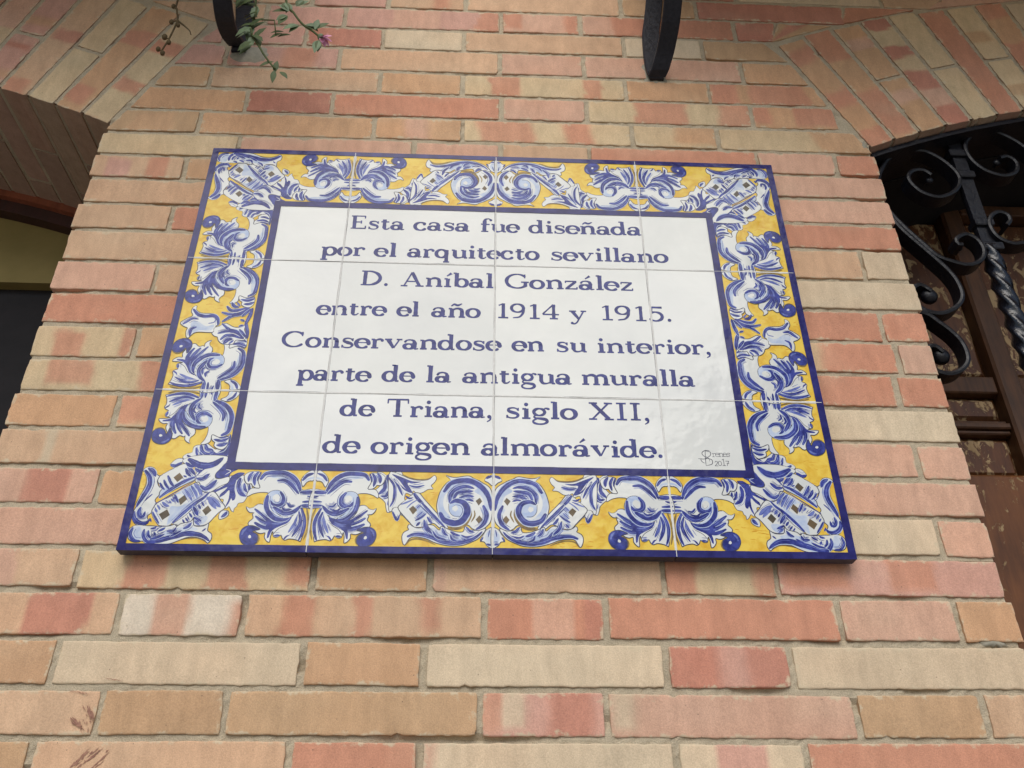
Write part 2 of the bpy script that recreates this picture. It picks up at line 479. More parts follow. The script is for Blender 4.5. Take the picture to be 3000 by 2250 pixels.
def arch_x(z, r): return FX - math.sqrt(max(r * r - (z - FZ) ** 2, 0))


SK0, SK1 = (.571, .357), (.465, .596)


def limit(z):            # half width of the coursed brickwork at height z
    if z <= SK0[1]: return .569
    if z < SK1[1]: return SK0[0] + (SK1[0] - SK0[0]) * (z - SK0[1]) / (SK1[1] - SK0[1]) - .007
    if z < FZ + RE - .004: return min(arch_x(z, RE + .009), 1.5)
    return 1.5


wall = thing('brick_wall', (0, 0.1, -2.346), 'sunlit house wall of tan and salmon bricks in wide lime mortar, with two segmental arches', 'wall')
bw = MB(); TJ = .0066
for i, (joints, cols) in enumerate(COURSES):
    z0, z1 = ZB[i] + .0, ZB[i + 1] - TJ
    if z1 > 1.1: break
    edges = [-9] + [j / 1000 for j in joints] + [9]
    for k in range(len(edges) - 1):
        l0, l1 = limit(z0 + .002), limit(z1)
        g0 = rnd.uniform(.0026, .0042)
        xa, xb = edges[k] + g0, edges[k + 1] - g0
        qb = [max(xa, -l0), min(xb, l0)]; qt = [max(xa, -l1), min(xb, l1)]
        if qb[1] - qb[0] < .012 and qt[1] - qt[0] < .012: continue
        qt = [min(qt[0], l1 - .003), max(qt[1], -l1 + .003)]; qb = [min(qb[0], l0 - .003), max(qb[1], -l0 + .003)]
        outer = (k == 0 or k == len(edges) - 2) and z1 < .36
        dz = rnd.uniform(-.0008, .0008); sk = rnd.uniform(-.0012, .0012)
        jit = rnd.uniform(-.003, .003) if z1 < .36 else 0
        if outer and k == 0: qb[0] += jit; qt[0] += jit
        if outer and k > 0: qb[1] += jit; qt[1] += jit
        brick(bw, [(qb[0], z0 + dz), (qb[1], z0 + dz + sk), (qt[1], z1 + dz + sk), (qt[0], z1 + dz)], colour_fn(cols[k], 1000 + i * 31 + k), 1000 + i * 31 + k, depth=.34 if outer else .07)
# courses under the picture, down to the plinth (coarser)
z = ZB[0]; i = 0
while z > -1.75:
    z -= .0494; i += 1
    x = -.569
    n_ = 0
    while x < .565:
        wd = .125 if (n_ == 0 and i % 2) or rnd.random() < .3 else .25
        x2 = min(x + wd, .569)
        if .569 - x2 < .06: x2 = .569
        brick(bw, [(x + .004, z), (x2 - .004, z), (x2 - .004, z + .041), (x + .004, z + .041)], colour_fn(rnd.choice('tobpcrmdt'), 5000 + i * 20 + n_), 5000 + i * 20 + n_, depth=.34 if x < -.56 or x2 > .565 else .07, cell=.02)
        x = x2; n_ += 1
bw.build('brickwork', M_BRICK, wall, smooth=True, colour=True)

# arch rings: voussoirs run through the wall depth, the far half staggered
VL = ['y|.62,.74,r|.25,.36,r|-.1,.0,o', 'o|.06,.2,r|.62,.76,r', 'y', 't|.0,.12,r|.5,.62,d', 'm|.15,.3,o|.72,.86,d', 'p|.25,.5,y', 'y|.3,.5,r', 'o']
VR = ['o|-.1,.14,r|.36,.5,r|.78,.92,r', 'o|.02,.42,r|.72,1.1,r', 'o|.55,.75,p', 'd|.16,.3,p|.48,.62,y|.74,.9,y', 'y', 'r', 'y|.3,.5,b', 'r|.6,.85,o']


def ring_pt(sx, r, ang): return (sx * (FX - r * math.sin(ang)), FZ + r * math.cos(ang))


A0 = math.atan2(FX - SK0[0], SK0[1] - FZ)
for sx, cols in ((-1, VL), (1, VR)):
    av = MB(); k = 0; ang = A0
    while ang > -A0:
        w_ = (.0478 + rnd.uniform(-.0012, .0012)) / RI
        g_ = .0034 / RI
        a0, a1 = ang - g_, ang - w_ + g_
        cf = colour_fn(cols[k] if k < len(cols) else rnd.choice('tobpcrmy'), 9000 + k + (300 if sx > 0 else 0))
        r0, r1 = RI + rnd.uniform(-.0008, .0008), RE + rnd.uniform(-.006, .004)
        split = (k % 2 == 0 and k > 0)
        segs = [(r0, r1)] if not split else [(r0, r0 + .118), (r0 + .125, r1)]
        for ra, rb in segs:
            pts = [ring_pt(sx, ra, a0), ring_pt(sx, rb, a0), ring_pt(sx, rb, a1), ring_pt(sx, ra, a1)]
            if sx < 0: pts = [pts[0], pts[1], pts[2], pts[3]]
            near = k < 10
            brick(av, pts, cf, 9000 + k + (300 if sx > 0 else 0), depth=.118 if k % 2 else .2, cell=.0055 if near else .02, side=np.array(lin(170, 142, 124)) * rnd.uniform(.92, 1.08))
        # back half of the soffit
        yb = (.124 if k % 2 else .206)
        pts = [ring_pt(sx, r0, a0), ring_pt(sx, r0 + .1, a0), ring_pt(sx, r0 + .1, a1), ring_pt(sx, r0, a1)]
        cb = np.array(lin(166, 138, 120)) * rnd.uniform(.85, 1.08)
        v8 = [(p[0], yy, p[1]) for yy in (yb, .34) for p in pts]
        av.add(v8, [(0, 1, 2, 3), (7, 6, 5, 4), (0, 4, 5, 1), (1, 5, 6, 2), (2, 6, 7, 3), (3, 7, 4, 0)], 0, np.ones((8, 3)) * cb)
        ang -= w_; k += 1
    av.build('arch', M_BRICK, wall, smooth=False, colour=True)

# mortar bed behind the bricks
mo = MB()
xs = np.arange(-1.5, 1.5001, .006); zs = np.arange(-1.75, 1.10, .006)
X, Z = np.meshgrid(xs, zs, indexing='ij')
FLUSH = np.clip((Z - .30) / .12, 0, 1)                # the upper part was repointed flush
Y = .0016 - .0005 * FLUSH + (.0011 - .0005 * FLUSH) * fbm(X * 45, Z * 60, 3) + .0012 * vn(X * 230, Z * 230, 5)
# ragged, half-filled joints with a dark slot here and there
Y = np.maximum(Y, .0010 - .0004 * FLUSH)
slot = np.clip(vn(X * 11, Z * 60, 77) - .45, 0, 1); Y = Y + slot * .012 * (1 - .6 * FLUSH)
Y = np.maximum(Y - .0012 * np.clip(vn(X * 17, Z * 19, 41), 0, 1), .0009 - .0003 * FLUSH)
sg = np.sign(X); ax_ = np.abs(X)
rr = np.hypot(ax_ - FX, Z - FZ)
inside = (ax_ > .566) & ((rr < RI + .003) | (Z < .353)) & (Z < FZ + RI + .003)
keep = ~(inside[:-1, :-1] & inside[1:, :-1] & inside[:-1, 1:] & inside[1:, 1:])
# pull the rim of the opening onto its true outline
low = inside & (Z < .36); X = np.where(low & (ax_ < .575), sg * .566, X)
edge = inside & ~low & (rr > RI - .009)
sc_ = np.where(edge, (RI + .003) / rr, 1)
X, Z = np.where(edge, sg * (FX + (ax_ - FX) * sc_), X), np.where(edge, FZ + (Z - FZ) * sc_, Z)
a_, b_ = X.shape
idx = np.arange(a_ * b_).reshape(a_, b_)
fs = np.stack([idx[:-1, :-1][keep], idx[1:, :-1][keep], idx[1:, 1:][keep], idx[:-1, 1:][keep]], 1)
mo.add(np.stack([X, Y, Z], -1).reshape(-1, 3), fs.tolist())
# solid core, jamb faces and soffit bed so that the wall has its thickness
mo.box(-.5625, .5625, .024, .34, -2.3, .36)
mo.box(-1.9, 1.9, .024, .34, FZ + RI + .03, 1.10)
for sx in (-1, 1):
    rings = []
    for ang in np.linspace(A0, -A0, 60):
        p0 = ring_pt(sx, RI + .0016, ang); p1 = ring_pt(sx, RE - .01, ang)
        rings.append([(p0[0], .006, p0[1]), (p1[0], .006, p1[1]), (p1[0], .34, p1[1]), (p0[0], .34, p0[1])])
    mo.loft(rings)
    a2 = sx * 1.845; mo.box(min(a2, sx * 2.6), max(a2, sx * 2.6), -.001, .34, -2.3, 1.10)
mo.build('mortar', M_MORTAR, wall, smooth=False)
# render-grey plinth and upper wall, both out of the picture
pl = MB(); pl.box(-.575, .575, -.012, .33, -2.346, -1.752); 
pl.build('plinth', mat_plain('plinth_stone', (.25, .23, .2), (.36, .33, .29), 12, .85), wall)
up = MB(); up.box(-2.6, 2.6, 0, .34, 1.102, 3.4); up.build('upper_wall', mat_plain('upper_plaster', (.45, .33, .24), (.55, .41, .3), 6, .9), wall)
# grey cement round the bracket feet, repairs on the courses
cm = MB()
for (px, pz, sx_, sz_, sd_) in ((.252, .522, .024, .040, 1), (-.388, .528, .040, .026, 2), (.551, -.281, .013, .008, 3), (.540, -.3835, .018, .0055, 4), (.560, .368, .009, .012, 5), (-.555, .340, .014, .007, 6)):
    n_ = 26; rings = []
    for s_ in (1, .93, .7, .35, .05):
        rings.append([])
        for j in range(n_):
            t = 2 * math.pi * j / n_
            k = (abs(math.cos(t)) ** 3 + abs(math.sin(t)) ** 3) ** (-1 / 3) * (1 + .13 * float(vn(3 * math.cos(t) + 9 * sd_, 3 * math.sin(t), 4)) + (.45 if sd_ > 2 else .12) * float(vn(5 * math.cos(t) + 7 * sd_, 5 * math.sin(t), 9)))
            rings[-1].append((px + sx_ * k * s_ * math.cos(t), .004 - ((.0065 if sd_ < 3 else .0048) * (1 - s_ ** 4) if s_ < 1 else 0), pz + sz_ * k * s_ * math.sin(t)))
    cm.loft(rings)
cm.build('cement_patch', mat_plain('grey_cement', lin(138, 134, 120), lin(164, 157, 140), 140, .95), wall, smooth=True)
# dark brown smears of old paint on two bricks near the foot of the picture
sm = MB()
def smear(pts, y=-.0022):
    t = tessellate_polygon([[Vector((p[0], p[1], 0)) for p in pts]])
    sm.add([(p[0] / 1000, y, p[1] / 1000) for p in pts], [q[::-1] for q in t])
SMEARS = 1

PAINT = """@CL
W 0 599,249 630,174 614,111 570,56 503,42 360,42 278,60 201,122 146,204 123,271 -4,269 -28,484 112,486 232,594 396,621 496,538 527,440 524,379 494,316 580,305 662,325 719,357 721,308 683,257
L 0 581,97 471,70 344,80 256,142 187,236 161,311 217,268 284,187 376,138 492,121
w 0 475,127 358,144 265,206 192,292 230,349 297,263 395,208 511,191 565,211 594,167 543,128
B 47 599,136 556,78 472,62 357,63 266,104 195,173 157,248 138,316
B 40 408,158 334,156 266,199 207,261 160,317
B 41 137,299 72,298 -7,295
B 23 58,346 20,358 -14,360
B 23 103,415 -20,407
B 33 115,458 -26,459
Wv 0 711,480 681,498 637,491 587,449 524,459 489,550 396,621 230,612 201,582 112,486 70,555 40,664 46,753 76,878 93,869 133,855 200,847 242,862 273,839 288,804 323,828 363,823 379,764 394,818 398,888 432,874 460,830 459,782 505,790 557,773 650,703 656,661 618,618 632,570 617,552 661,552 694,523
B 33 612,509 543,563 462,622 363,656
B 36 591,597 526,641 444,673 346,662
B 40 585,671 517,707 437,724 359,686 282,643 205,594
b 0 484,628 395,627 229,618 199,594 235,660 302,697 364,734 397,776 413,835 431,847 432,777 420,723 473,706 438,676
M 22 399,675 333,674 265,643
B 34 108,495 69,586 54,676 68,783 99,866
B 32 128,538 103,628 124,725 173,823
M 36 150,563 156,647 191,726 218,774
B 19 257,854 226,815 200,803
B 22 356,814 299,807
S 7 188,636 249,685 325,734 374,800
w 0 155,544 145,559 176,642 236,696 253,694 194,630
Lo 0 493,319 442,285 374,286 317,332 295,400 305,464 362,499 379,536 285,619 395,628 468,580 513,489 522,391
Ll 0 468,378 437,321 383,302 337,351 329,413 369,450 432,439
w 0 437,359 402,327 359,351 347,400 382,432 425,408
B 39 360,301 321,363 321,431 367,464 425,451 453,408
B 47 497,353 497,452 463,537 380,615 284,628 226,603
B 49 406,487 335,532 266,552 185,527 118,458
B 22 267,430 232,468 180,458
B 23 316,486 282,516 213,501
wl 8 473,427 438,512 357,575 260,598 201,576
D 25 49,494 17,615 14,735 45,854
D 17 540,796 515,849 531,907
bo 0 730,822 719,751 671,709 606,702 548,722 517,742 575,758 596,770 548,796 527,843 534,893 572,928 638,926 698,892
Ml 22 706,804 696,763 663,727
w 0 634,824 623,806 605,815 599,838 614,847 630,839
Wv 0 23,31 84,51 132,102 151,159 124,230 86,174 49,155 10,147
B 30 133,153 90,92 19,63
L 0 119,184 91,133 14,106 11,132 62,142 88,162
Wv 0 784,114 756,75 713,55 628,52 618,98 628,168 597,246 644,251 682,226 697,202 736,208 768,177
B 33 698,61 727,113 730,179
B 33 641,60 672,131 657,222
B 17 607,61 633,117 637,168
@CR
W 0 -3114,-2308 -3059,-2238 -2959,-2123 -2831,-2102 -2784,-2114 -2775,-2170 -2690,-2213 -2675,-2313 -2713,-2357 -2721,-2382 -2747,-2432 -2800,-2445 -2811,-2482 -2835,-2507 -2835,-2546 -2865,-2528 -2895,-2483 -2919,-2508 -2945,-2484 -2972,-2448 -2975,-2400 -3027,-2394 -3105,-2364
b 0 -2931,-2123 -2859,-2070 -2784,-2079 -2828,-2127 -2864,-2185 -2867,-2273 -2842,-2359 -2851,-2409 -2872,-2415 -2888,-2385 -2906,-2447 -2938,-2493 -2925,-2435 -2916,-2385 -2924,-2286 -2969,-2340 -3024,-2378 -3019,-2337 -2976,-2293 -2950,-2249 -3033,-2291 -3110,-2336 -3116,-2299 -3038,-2263 -2973,-2212 -2941,-2161
bo 0 -3101,-2088 -3049,-2023 -2945,-2034 -2948,-2066 -2958,-2126 -3040,-2145 -3098,-2135
wl 7 -3034,-2118 -2986,-2098 -2945,-2066
wl 5 -2997,-2028 -2967,-2037 -2947,-2053
B 44 -2824,-2149 -2838,-2241 -2797,-2321 -2732,-2360
B 29 -2769,-2211 -2754,-2271 -2722,-2315
B 25 -2712,-2223 -2703,-2276 -2679,-2316
wl 7 -2860,-2166 -2855,-2260 -2816,-2346 -2774,-2380
wl 8 -2788,-2215 -2779,-2284 -2736,-2336
wl 7 -3017,-2337 -3000,-2287 -2961,-2265
Wv 0 -2973,-2633 -2982,-2570 -2948,-2527 -2891,-2538 -2884,-2580 -2915,-2614
B 33 -2950,-2602 -2919,-2572 -2905,-2538
@C
D 26 -3885,-2091 -3849,-2154 -3840,-2224 -3850,-2295 -3881,-2392 -3908,-2481
D 18 -3404,-2888 -3289,-2857 -3180,-2850 -3101,-2880 -3053,-2915
Wv 0 -3917,-2060 -3889,-2028 -3840,-2015 -3788,-2039 -3750,-2110 -3715,-2131 -3728,-2194 -3688,-2264 -3651,-2263 -3672,-2347 -3707,-2417 -3667,-2491 -3714,-2567 -3747,-2614 -3722,-2674 -3745,-2709 -3804,-2724 -3864,-2700 -3905,-2637 -3917,-2583 -3898,-2515 -3880,-2454 -3846,-2378 -3814,-2294 -3820,-2210 -3846,-2140 -3883,-2085
L 0 -3833,-2083 -3787,-2153 -3753,-2195 -3776,-2265 -3783,-2321 -3812,-2391 -3814,-2294 -3825,-2182
B 43 -3852,-2037 -3797,-2072 -3760,-2135
B 50 -3884,-2066 -3829,-2133 -3804,-2217 -3814,-2294 -3846,-2378 -3878,-2461 -3888,-2502
B 16 -3751,-2348 -3788,-2390 -3819,-2436
B 36 -3841,-2514 -3849,-2562 -3828,-2609 -3791,-2612 -3782,-2558
B 44 -3898,-2563 -3894,-2617 -3852,-2670 -3791,-2695 -3739,-2681 -3720,-2648
Wv 0 -3624,-1986 -3605,-1950 -3568,-1913 -3512,-1903 -3484,-1933 -3518,-1971 -3574,-2014 -3607,-2007
B 37 -3611,-1987 -3564,-1996 -3496,-1951
W 0 -3500,-1933 -3437,-1889 -3283,-1856 -3017,-1866 -3010,-1946 -3061,-2026 -3106,-2091 -3099,-2141 -3041,-2147 -2949,-2124 -2950,-2195 -3026,-2238 -3138,-2317 -3203,-2308 -3258,-2242 -3311,-2194 -3330,-2124 -3322,-2067 -3360,-1996 -3439,-1983
Wv 0 -3688,-2109 -3583,-2032 -3480,-1968 -3431,-1990 -3375,-2053 -3323,-2124 -3323,-2166 -3464,-2253 -3598,-2339 -3665,-2381 -3677,-2319 -3651,-2263 -3723,-2201 -3715,-2134
L 0 -3677,-2319 -3613,-2263 -3476,-2190 -3352,-2110 -3324,-2159 -3466,-2246 -3600,-2332 -3660,-2374
Wv 0 -3680,-2457 -3510,-2344 -3310,-2201 -3255,-2228 -3213,-2305 -3150,-2321 -3245,-2423 -3376,-2555 -3460,-2664 -3499,-2714 -3596,-2720 -3658,-2660 -3714,-2567 -3703,-2499
L 0 -3525,-2489 -3420,-2487 -3283,-2382 -3200,-2325 -3354,-2507 -3474,-2657 -3526,-2705 -3524,-2591
L 0 -3510,-2344 -3343,-2230 -3251,-2284 -3315,-2383 -3447,-2343
Wv 0 -3458,-2674 -3226,-2422 -3102,-2306 -2995,-2419 -2936,-2493 -2986,-2548 -3032,-2610 -3082,-2678 -3144,-2707 -3231,-2707 -3261,-2674 -3345,-2689 -3414,-2710
L 0 -3240,-2620 -3152,-2592 -3100,-2611 -3136,-2686 -3219,-2700
K 0 -3561,-2142 -3504,-2081 -3454,-2140 -3509,-2199
K 0 -3459,-2413 -3396,-2349 -3359,-2404 -3422,-2475
K 0 -3636,-2586 -3559,-2524 -3516,-2591 -3585,-2654
K 0 -3176,-2531 -3124,-2469 -3075,-2529 -3128,-2589
B 38 -3665,-2381 -3602,-2319 -3527,-2255 -3416,-2176 -3318,-2127
B 12 -3698,-2461 -3569,-2363 -3458,-2284 -3321,-2177
B 34 -3466,-2674 -3375,-2563 -3271,-2452 -3190,-2382 -3136,-2310
S 7 -3454,-2680 -3340,-2581 -3221,-2419
S 6 -3597,-2716 -3499,-2718 -3417,-2696
B 28 -3623,-2125 -3582,-2199 -3533,-2258
B 28 -3657,-2178 -3625,-2235 -3580,-2286
B 25 -3444,-2033 -3413,-2090 -3371,-2128
B 31 -3424,-2004 -3375,-2053 -3331,-2106
B 22 -3693,-2215 -3663,-2263 -3629,-2292
B 36 -3451,-1960 -3398,-1996 -3347,-1997
B 21 -3452,-2119 -3417,-2136
M 28 -3409,-2287 -3360,-2342 -3305,-2420
M 34 -3348,-2244 -3296,-2313 -3255,-2385
M 37 -3314,-2222 -3251,-2284 -3211,-2350
M 37 -3622,-2443 -3583,-2476 -3544,-2489
M 25 -3670,-2478 -3632,-2528
B 25 -3508,-2351 -3480,-2399 -3449,-2450
M 25 -3538,-2400 -3501,-2437
B 22 -3703,-2566 -3664,-2627 -3610,-2696
B 18 -3719,-2634 -3696,-2677
M 25 -3686,-2526 -3656,-2562
M 56 -3141,-2380 -3070,-2421 -2990,-2489
M 37 -3121,-2421 -3060,-2481 -3027,-2512
B 28 -3195,-2429 -3163,-2480
B 25 -3226,-2464 -3194,-2514
B 34 -3277,-2492 -3243,-2539 -3212,-2589
B 26 -3249,-2613 -3207,-2634 -3163,-2654
B 22 -3307,-2567 -3269,-2617
B 20 -3340,-2622 -3303,-2665
B 18 -3367,-2642 -3345,-2679
M 25 -3234,-2660 -3173,-2703
Wv 0 -3876,-2730 -3818,-2716 -3743,-2721 -3682,-2720 -3595,-2726 -3499,-2718 -3441,-2697 -3418,-2723 -3381,-2689 -3276,-2660 -3253,-2620 -3231,-2707 -3131,-2712 -3080,-2681 -3079,-2765 -3034,-2804 -3024,-2863 -3054,-2910 -3103,-2870 -3200,-2840 -3290,-2848 -3374,-2887 -3459,-2921 -3578,-2931 -3688,-2924 -3749,-2893 -3777,-2906 -3837,-2907 -3893,-2875 -3915,-2816 -3911,-2764
L 0 -3866,-2744 -3803,-2729 -3770,-2794 -3764,-2873 -3820,-2874 -3863,-2816
L 0 -3545,-2791 -3432,-2743 -3283,-2721 -3185,-2753 -3359,-2808 -3473,-2849
B 34 -3877,-2751 -3890,-2816 -3841,-2887 -3767,-2894
B 34 -3751,-2768 -3753,-2821 -3715,-2886 -3640,-2924
B 28 -3706,-2780 -3697,-2826 -3661,-2866
B 26 -3639,-2799 -3621,-2833
B 58 -3692,-2905 -3586,-2890 -3472,-2853 -3385,-2828 -3299,-2802 -3175,-2809 -3096,-2844 -3043,-2886
B 25 -3666,-2872 -3594,-2851 -3526,-2811
B 25 -3464,-2836 -3409,-2802 -3357,-2767
B 25 -3681,-2754 -3641,-2743 -3626,-2718
B 25 -3598,-2779 -3558,-2758 -3535,-2737
B 31 -3506,-2777 -3444,-2777 -3420,-2728
B 28 -3336,-2742 -3295,-2721 -3264,-2673
B 18 -3134,-2772 -3099,-2740
B 18 -3380,-2823 -3331,-2795 -3275,-2782
B 67 -3426,-1917 -3326,-1973 -3227,-1990 -3136,-1963 -3058,-1889
B 31 -3336,-2031 -3291,-2060 -3253,-2042
B 37 -3301,-2152 -3243,-2152 -3174,-2091
B 40 -3247,-2242 -3196,-2273 -3139,-2242 -3082,-2165
B 15 -3315,-2120 -3250,-2038 -3169,-1991
b 0 -3106,-2098 -3061,-2026 -3009,-1953 -2873,-1943 -2861,-2022 -2927,-2067 -2963,-2117 -3042,-2141 -3094,-2134
wl 6 -2996,-2033 -2942,-2053 -2998,-2100
@C5
W 0 -3508,-1887 -3468,-1844 -3414,-1825 -3410,-1759 -3373,-1731 -3325,-1727 -3283,-1695 -3192,-1760 -3142,-1772 -3066,-1654 -3022,-1592 -2997,-1811 -3011,-1985 -3462,-1993 -3461,-1940
b 0 -3357,-1818 -3274,-1836 -3188,-1785 -3143,-1829 -3023,-1721 -3019,-1811 -3045,-1908 -3106,-1986 -3274,-1984 -3340,-1914
B 38 -3330,-1736 -3308,-1793 -3248,-1837 -3177,-1815
B 33 -3285,-1719 -3252,-1780 -3190,-1786
B 33 -3377,-1773 -3338,-1866 -3260,-1915
B 39 -3456,-1867 -3365,-1921 -3254,-1951 -3115,-1933
b 0 -3043,-1660 -3025,-1592 -3007,-1720 -3006,-1823 -3028,-1884 -3056,-1812
wl 7 -3132,-1829 -3063,-1797 -3028,-1721
wl 7 -3352,-1818 -3312,-1889 -3241,-1936 -3153,-1928
wl 5 -3307,-1738 -3275,-1804 -3212,-1827
@M3
W 0 -1315,-2036 -1251,-2041 -1191,-2072 -1025,-2044 -995,-2538 -1049,-2496 -1105,-2497 -1160,-2526 -1187,-2456 -1196,-2413 -1251,-2358 -1335,-2297 -1279,-2214 -1231,-2162 -1243,-2073
b 0 -1203,-2072 -1134,-2058 -1099,-2166 -1090,-2292 -1120,-2355 -1119,-2455 -1155,-2467 -1132,-2356 -1205,-2372 -1233,-2370 -1179,-2331 -1180,-2231 -1202,-2168
M 22 -1158,-2381 -1166,-2443
B 39 -1216,-2137 -1215,-2232 -1277,-2311
B 32 -1167,-2262 -1196,-2332 -1253,-2330
B 34 -1108,-2198 -1090,-2292 -1108,-2417 -1141,-2464
wl 7 -1198,-2136 -1186,-2231 -1216,-2295
wl 7 -1135,-2218 -1137,-2274
@M
W 0 -1177,-2070 -1121,-2035 -1032,-2067 -943,-2110 -850,-2129 -734,-2121 -667,-2066 -640,-2105 -661,-2156 -695,-2195 -671,-2234 -729,-2241 -790,-2280 -853,-2287 -894,-2262 -909,-2313 -973,-2294 -985,-2370 -965,-2379 -1022,-2420 -1047,-2471 -1092,-2472 -1147,-2502
D 14 -1027,-2054 -944,-2098 -850,-2118 -735,-2110 -667,-2064
b 0 -1143,-2056 -1031,-2093 -912,-2142 -808,-2146 -882,-2167 -963,-2168 -924,-2237 -897,-2293 -933,-2281 -994,-2226 -1057,-2138
B 23 -939,-2199 -857,-2212 -769,-2189
B 29 -1175,-2102 -1110,-2209 -1105,-2372 -1141,-2462
B 25 -1117,-2117 -1064,-2208 -1010,-2323
B 17 -1066,-2176 -993,-2245 -922,-2287
wl 8 -1115,-2126 -1041,-2207 -983,-2313
Wv 0 -1113,-2501 -1093,-2470 -1036,-2476 -1022,-2543 -1048,-2625 -1092,-2568
B 22 -1102,-2520 -1074,-2580 -1049,-2613 -1026,-2549
Wv 0 -1016,-2420 -968,-2376 -892,-2299 -824,-2286 -757,-2366 -602,-2542 -489,-2692 -573,-2699 -643,-2646 -698,-2659 -764,-2690 -860,-2693 -919,-2632 -1047,-2482
L 0 -867,-2454 -800,-2429 -728,-2514 -780,-2600 -823,-2637 -866,-2674 -827,-2564
K 0 -929,-2480 -885,-2441 -835,-2491 -881,-2548
B 35 -882,-2293 -826,-2367 -763,-2425
B 13 -812,-2432 -692,-2550 -574,-2666
B 32 -790,-2404 -694,-2513 -617,-2591 -523,-2687
M 18 -1017,-2429 -966,-2408 -883,-2365
M 15 -954,-2471 -908,-2419 -835,-2364
M 20 -843,-2473 -800,-2422
M 20 -839,-2572 -806,-2541 -776,-2505
B 23 -848,-2616 -792,-2583 -735,-2531
B 23 -835,-2676 -798,-2635
B 25 -719,-2575 -689,-2623 -660,-2640
B 20 -970,-2332 -929,-2356 -890,-2343
S 6 -1024,-2528 -913,-2644 -860,-2693
Wv 0 -917,-2662 -859,-2699 -764,-2702 -757,-2606 -721,-2660 -653,-2666 -584,-2721 -563,-2675 -489,-2710 -403,-2739 -325,-2739 -304,-2677 -258,-2713 -179,-2725 -75,-2701 -144,-2807 -233,-2862 -343,-2900 -482,-2902 -622,-2868 -736,-2822 -848,-2806 -903,-2825 -951,-2902 -978,-2866 -988,-2801 -968,-2753 -918,-2723 -932,-2699
L 0 -864,-2716 -774,-2720 -682,-2785 -568,-2831 -428,-2841 -289,-2815 -347,-2768 -459,-2770 -572,-2741 -658,-2695
B 40 -923,-2801 -861,-2777 -766,-2780 -653,-2809 -539,-2855 -400,-2871 -261,-2845 -167,-2791 -117,-2738
B 34 -752,-2621 -730,-2696 -663,-2764
B 28 -651,-2740 -603,-2802 -507,-2833
B 31 -552,-2702 -526,-2759 -489,-2785
B 31 -457,-2743 -414,-2770 -357,-2789
B 28 -290,-2686 -252,-2732 -201,-2749
B 20 -338,-2783 -290,-2804 -206,-2787
B 22 -459,-2785 -440,-2829 -378,-2855
D 17 -943,-2900 -901,-2847 -836,-2827 -735,-2842 -621,-2889
Wv 0 -525,-2160 -477,-2123 -535,-2063 -493,-2078 -423,-2087 -284,-2065 -219,-2097 -131,-2141 -17,-2253 -14,-2564 -67,-2674 -157,-2725 -224,-2706 -282,-2659 -434,-2661 -578,-2585 -621,-2481 -625,-2389 -590,-2263
L 0 -590,-2275 -478,-2185 -362,-2170 -448,-2216 -531,-2293 -557,-2387 -536,-2480 -465,-2571 -522,-2572 -592,-2512 -617,-2388
L 0 -216,-2250 -130,-2211 -53,-2354 -41,-2472 -80,-2565 -126,-2504 -138,-2480 -98,-2430 -129,-2318
B 57 -547,-2262 -478,-2166 -364,-2126 -247,-2130 -130,-2204 -48,-2329 -21,-2484
B 42 -482,-2392 -474,-2299 -401,-2223 -304,-2195 -220,-2215
B 39 -439,-2351 -400,-2279 -314,-2259 -228,-2249
B 31 -372,-2338 -301,-2310 -218,-2314
B 25 -309,-2360 -266,-2355 -217,-2373
D2 46 -481,-2699 -388,-2694 -305,-2647 -256,-2555 -260,-2469 -299,-2396
Ll 0 -482,-2411 -425,-2379 -356,-2397 -309,-2470 -313,-2538 -363,-2569 -437,-2558 -484,-2498
w 0 -449,-2442 -407,-2428 -386,-2465 -416,-2503 -451,-2479
B 60 -580,-2527 -532,-2602 -435,-2637 -351,-2618 -296,-2544 -286,-2470 -328,-2396 -414,-2373 -476,-2405
S 6 -493,-2411 -484,-2498 -437,-2552 -372,-2557
wl 8 -471,-2571 -419,-2600 -369,-2563
K 0 -197,-2369 -151,-2330 -121,-2374 -161,-2426
K 0 -188,-2597 -148,-2545 -107,-2596 -152,-2646
B 42 -105,-2433 -69,-2534 -90,-2626 -135,-2681 -185,-2715
D 18 -206,-2490 -199,-2548 -237,-2628
Wv 0 -135,-2839 -94,-2764 -67,-2716 -16,-2682 12,-2682 14,-2914 -53,-2902 -82,-2865 -93,-2854
L 0 -83,-2794 -55,-2734 -10,-2715 -9,-2864 -65,-2859
B 18 -133,-2851 -102,-2797
B 22 -66,-2877 -14,-2889
B 12 -33,-2716 -49,-2800
Wv 0 -97,-2121 -74,-2082 -21,-2054 2,-2054 3,-2183 -20,-2180 -56,-2146
b 0 -91,-2089 -56,-2057 -16,-2057 -15,-2078 -73,-2103
@D
Wv 0 -3773,202 -3730,231 -3726,169 -3655,118 -3503,107 -3438,49 -3409,-35 -3447,-78 -3457,-164 -3658,-173 -3728,-228 -3749,-264 -3780,-246 -3796,-164 -3790,-115 -3842,-91 -3886,-40 -3817,29 -3757,74 -3783,141
L 0 -3762,-45 -3687,-9 -3566,-82 -3475,-54 -3495,-138 -3648,-151 -3709,-186
B 41 -3758,172 -3692,93 -3599,70 -3498,80 -3441,23 -3425,-65
B 30 -3851,-58 -3802,-14 -3748,27 -3676,21
B 33 -3688,-100 -3738,-137 -3742,-233
M 14 -3546,-39 -3481,-22 -3465,27
Wv 0 -3460,-154 -3460,-104 -3404,-77 -3362,-42 -3323,-33 -3233,-81 -3177,-89 -3132,-78 -3081,-41 -3091,-119 -3057,-210 -3074,-278 -3168,-281 -3199,-339 -3320,-334 -3382,-287 -3404,-236 -3447,-220 -3481,-180
B 34 -3372,-43 -3274,-124 -3174,-155 -3084,-252
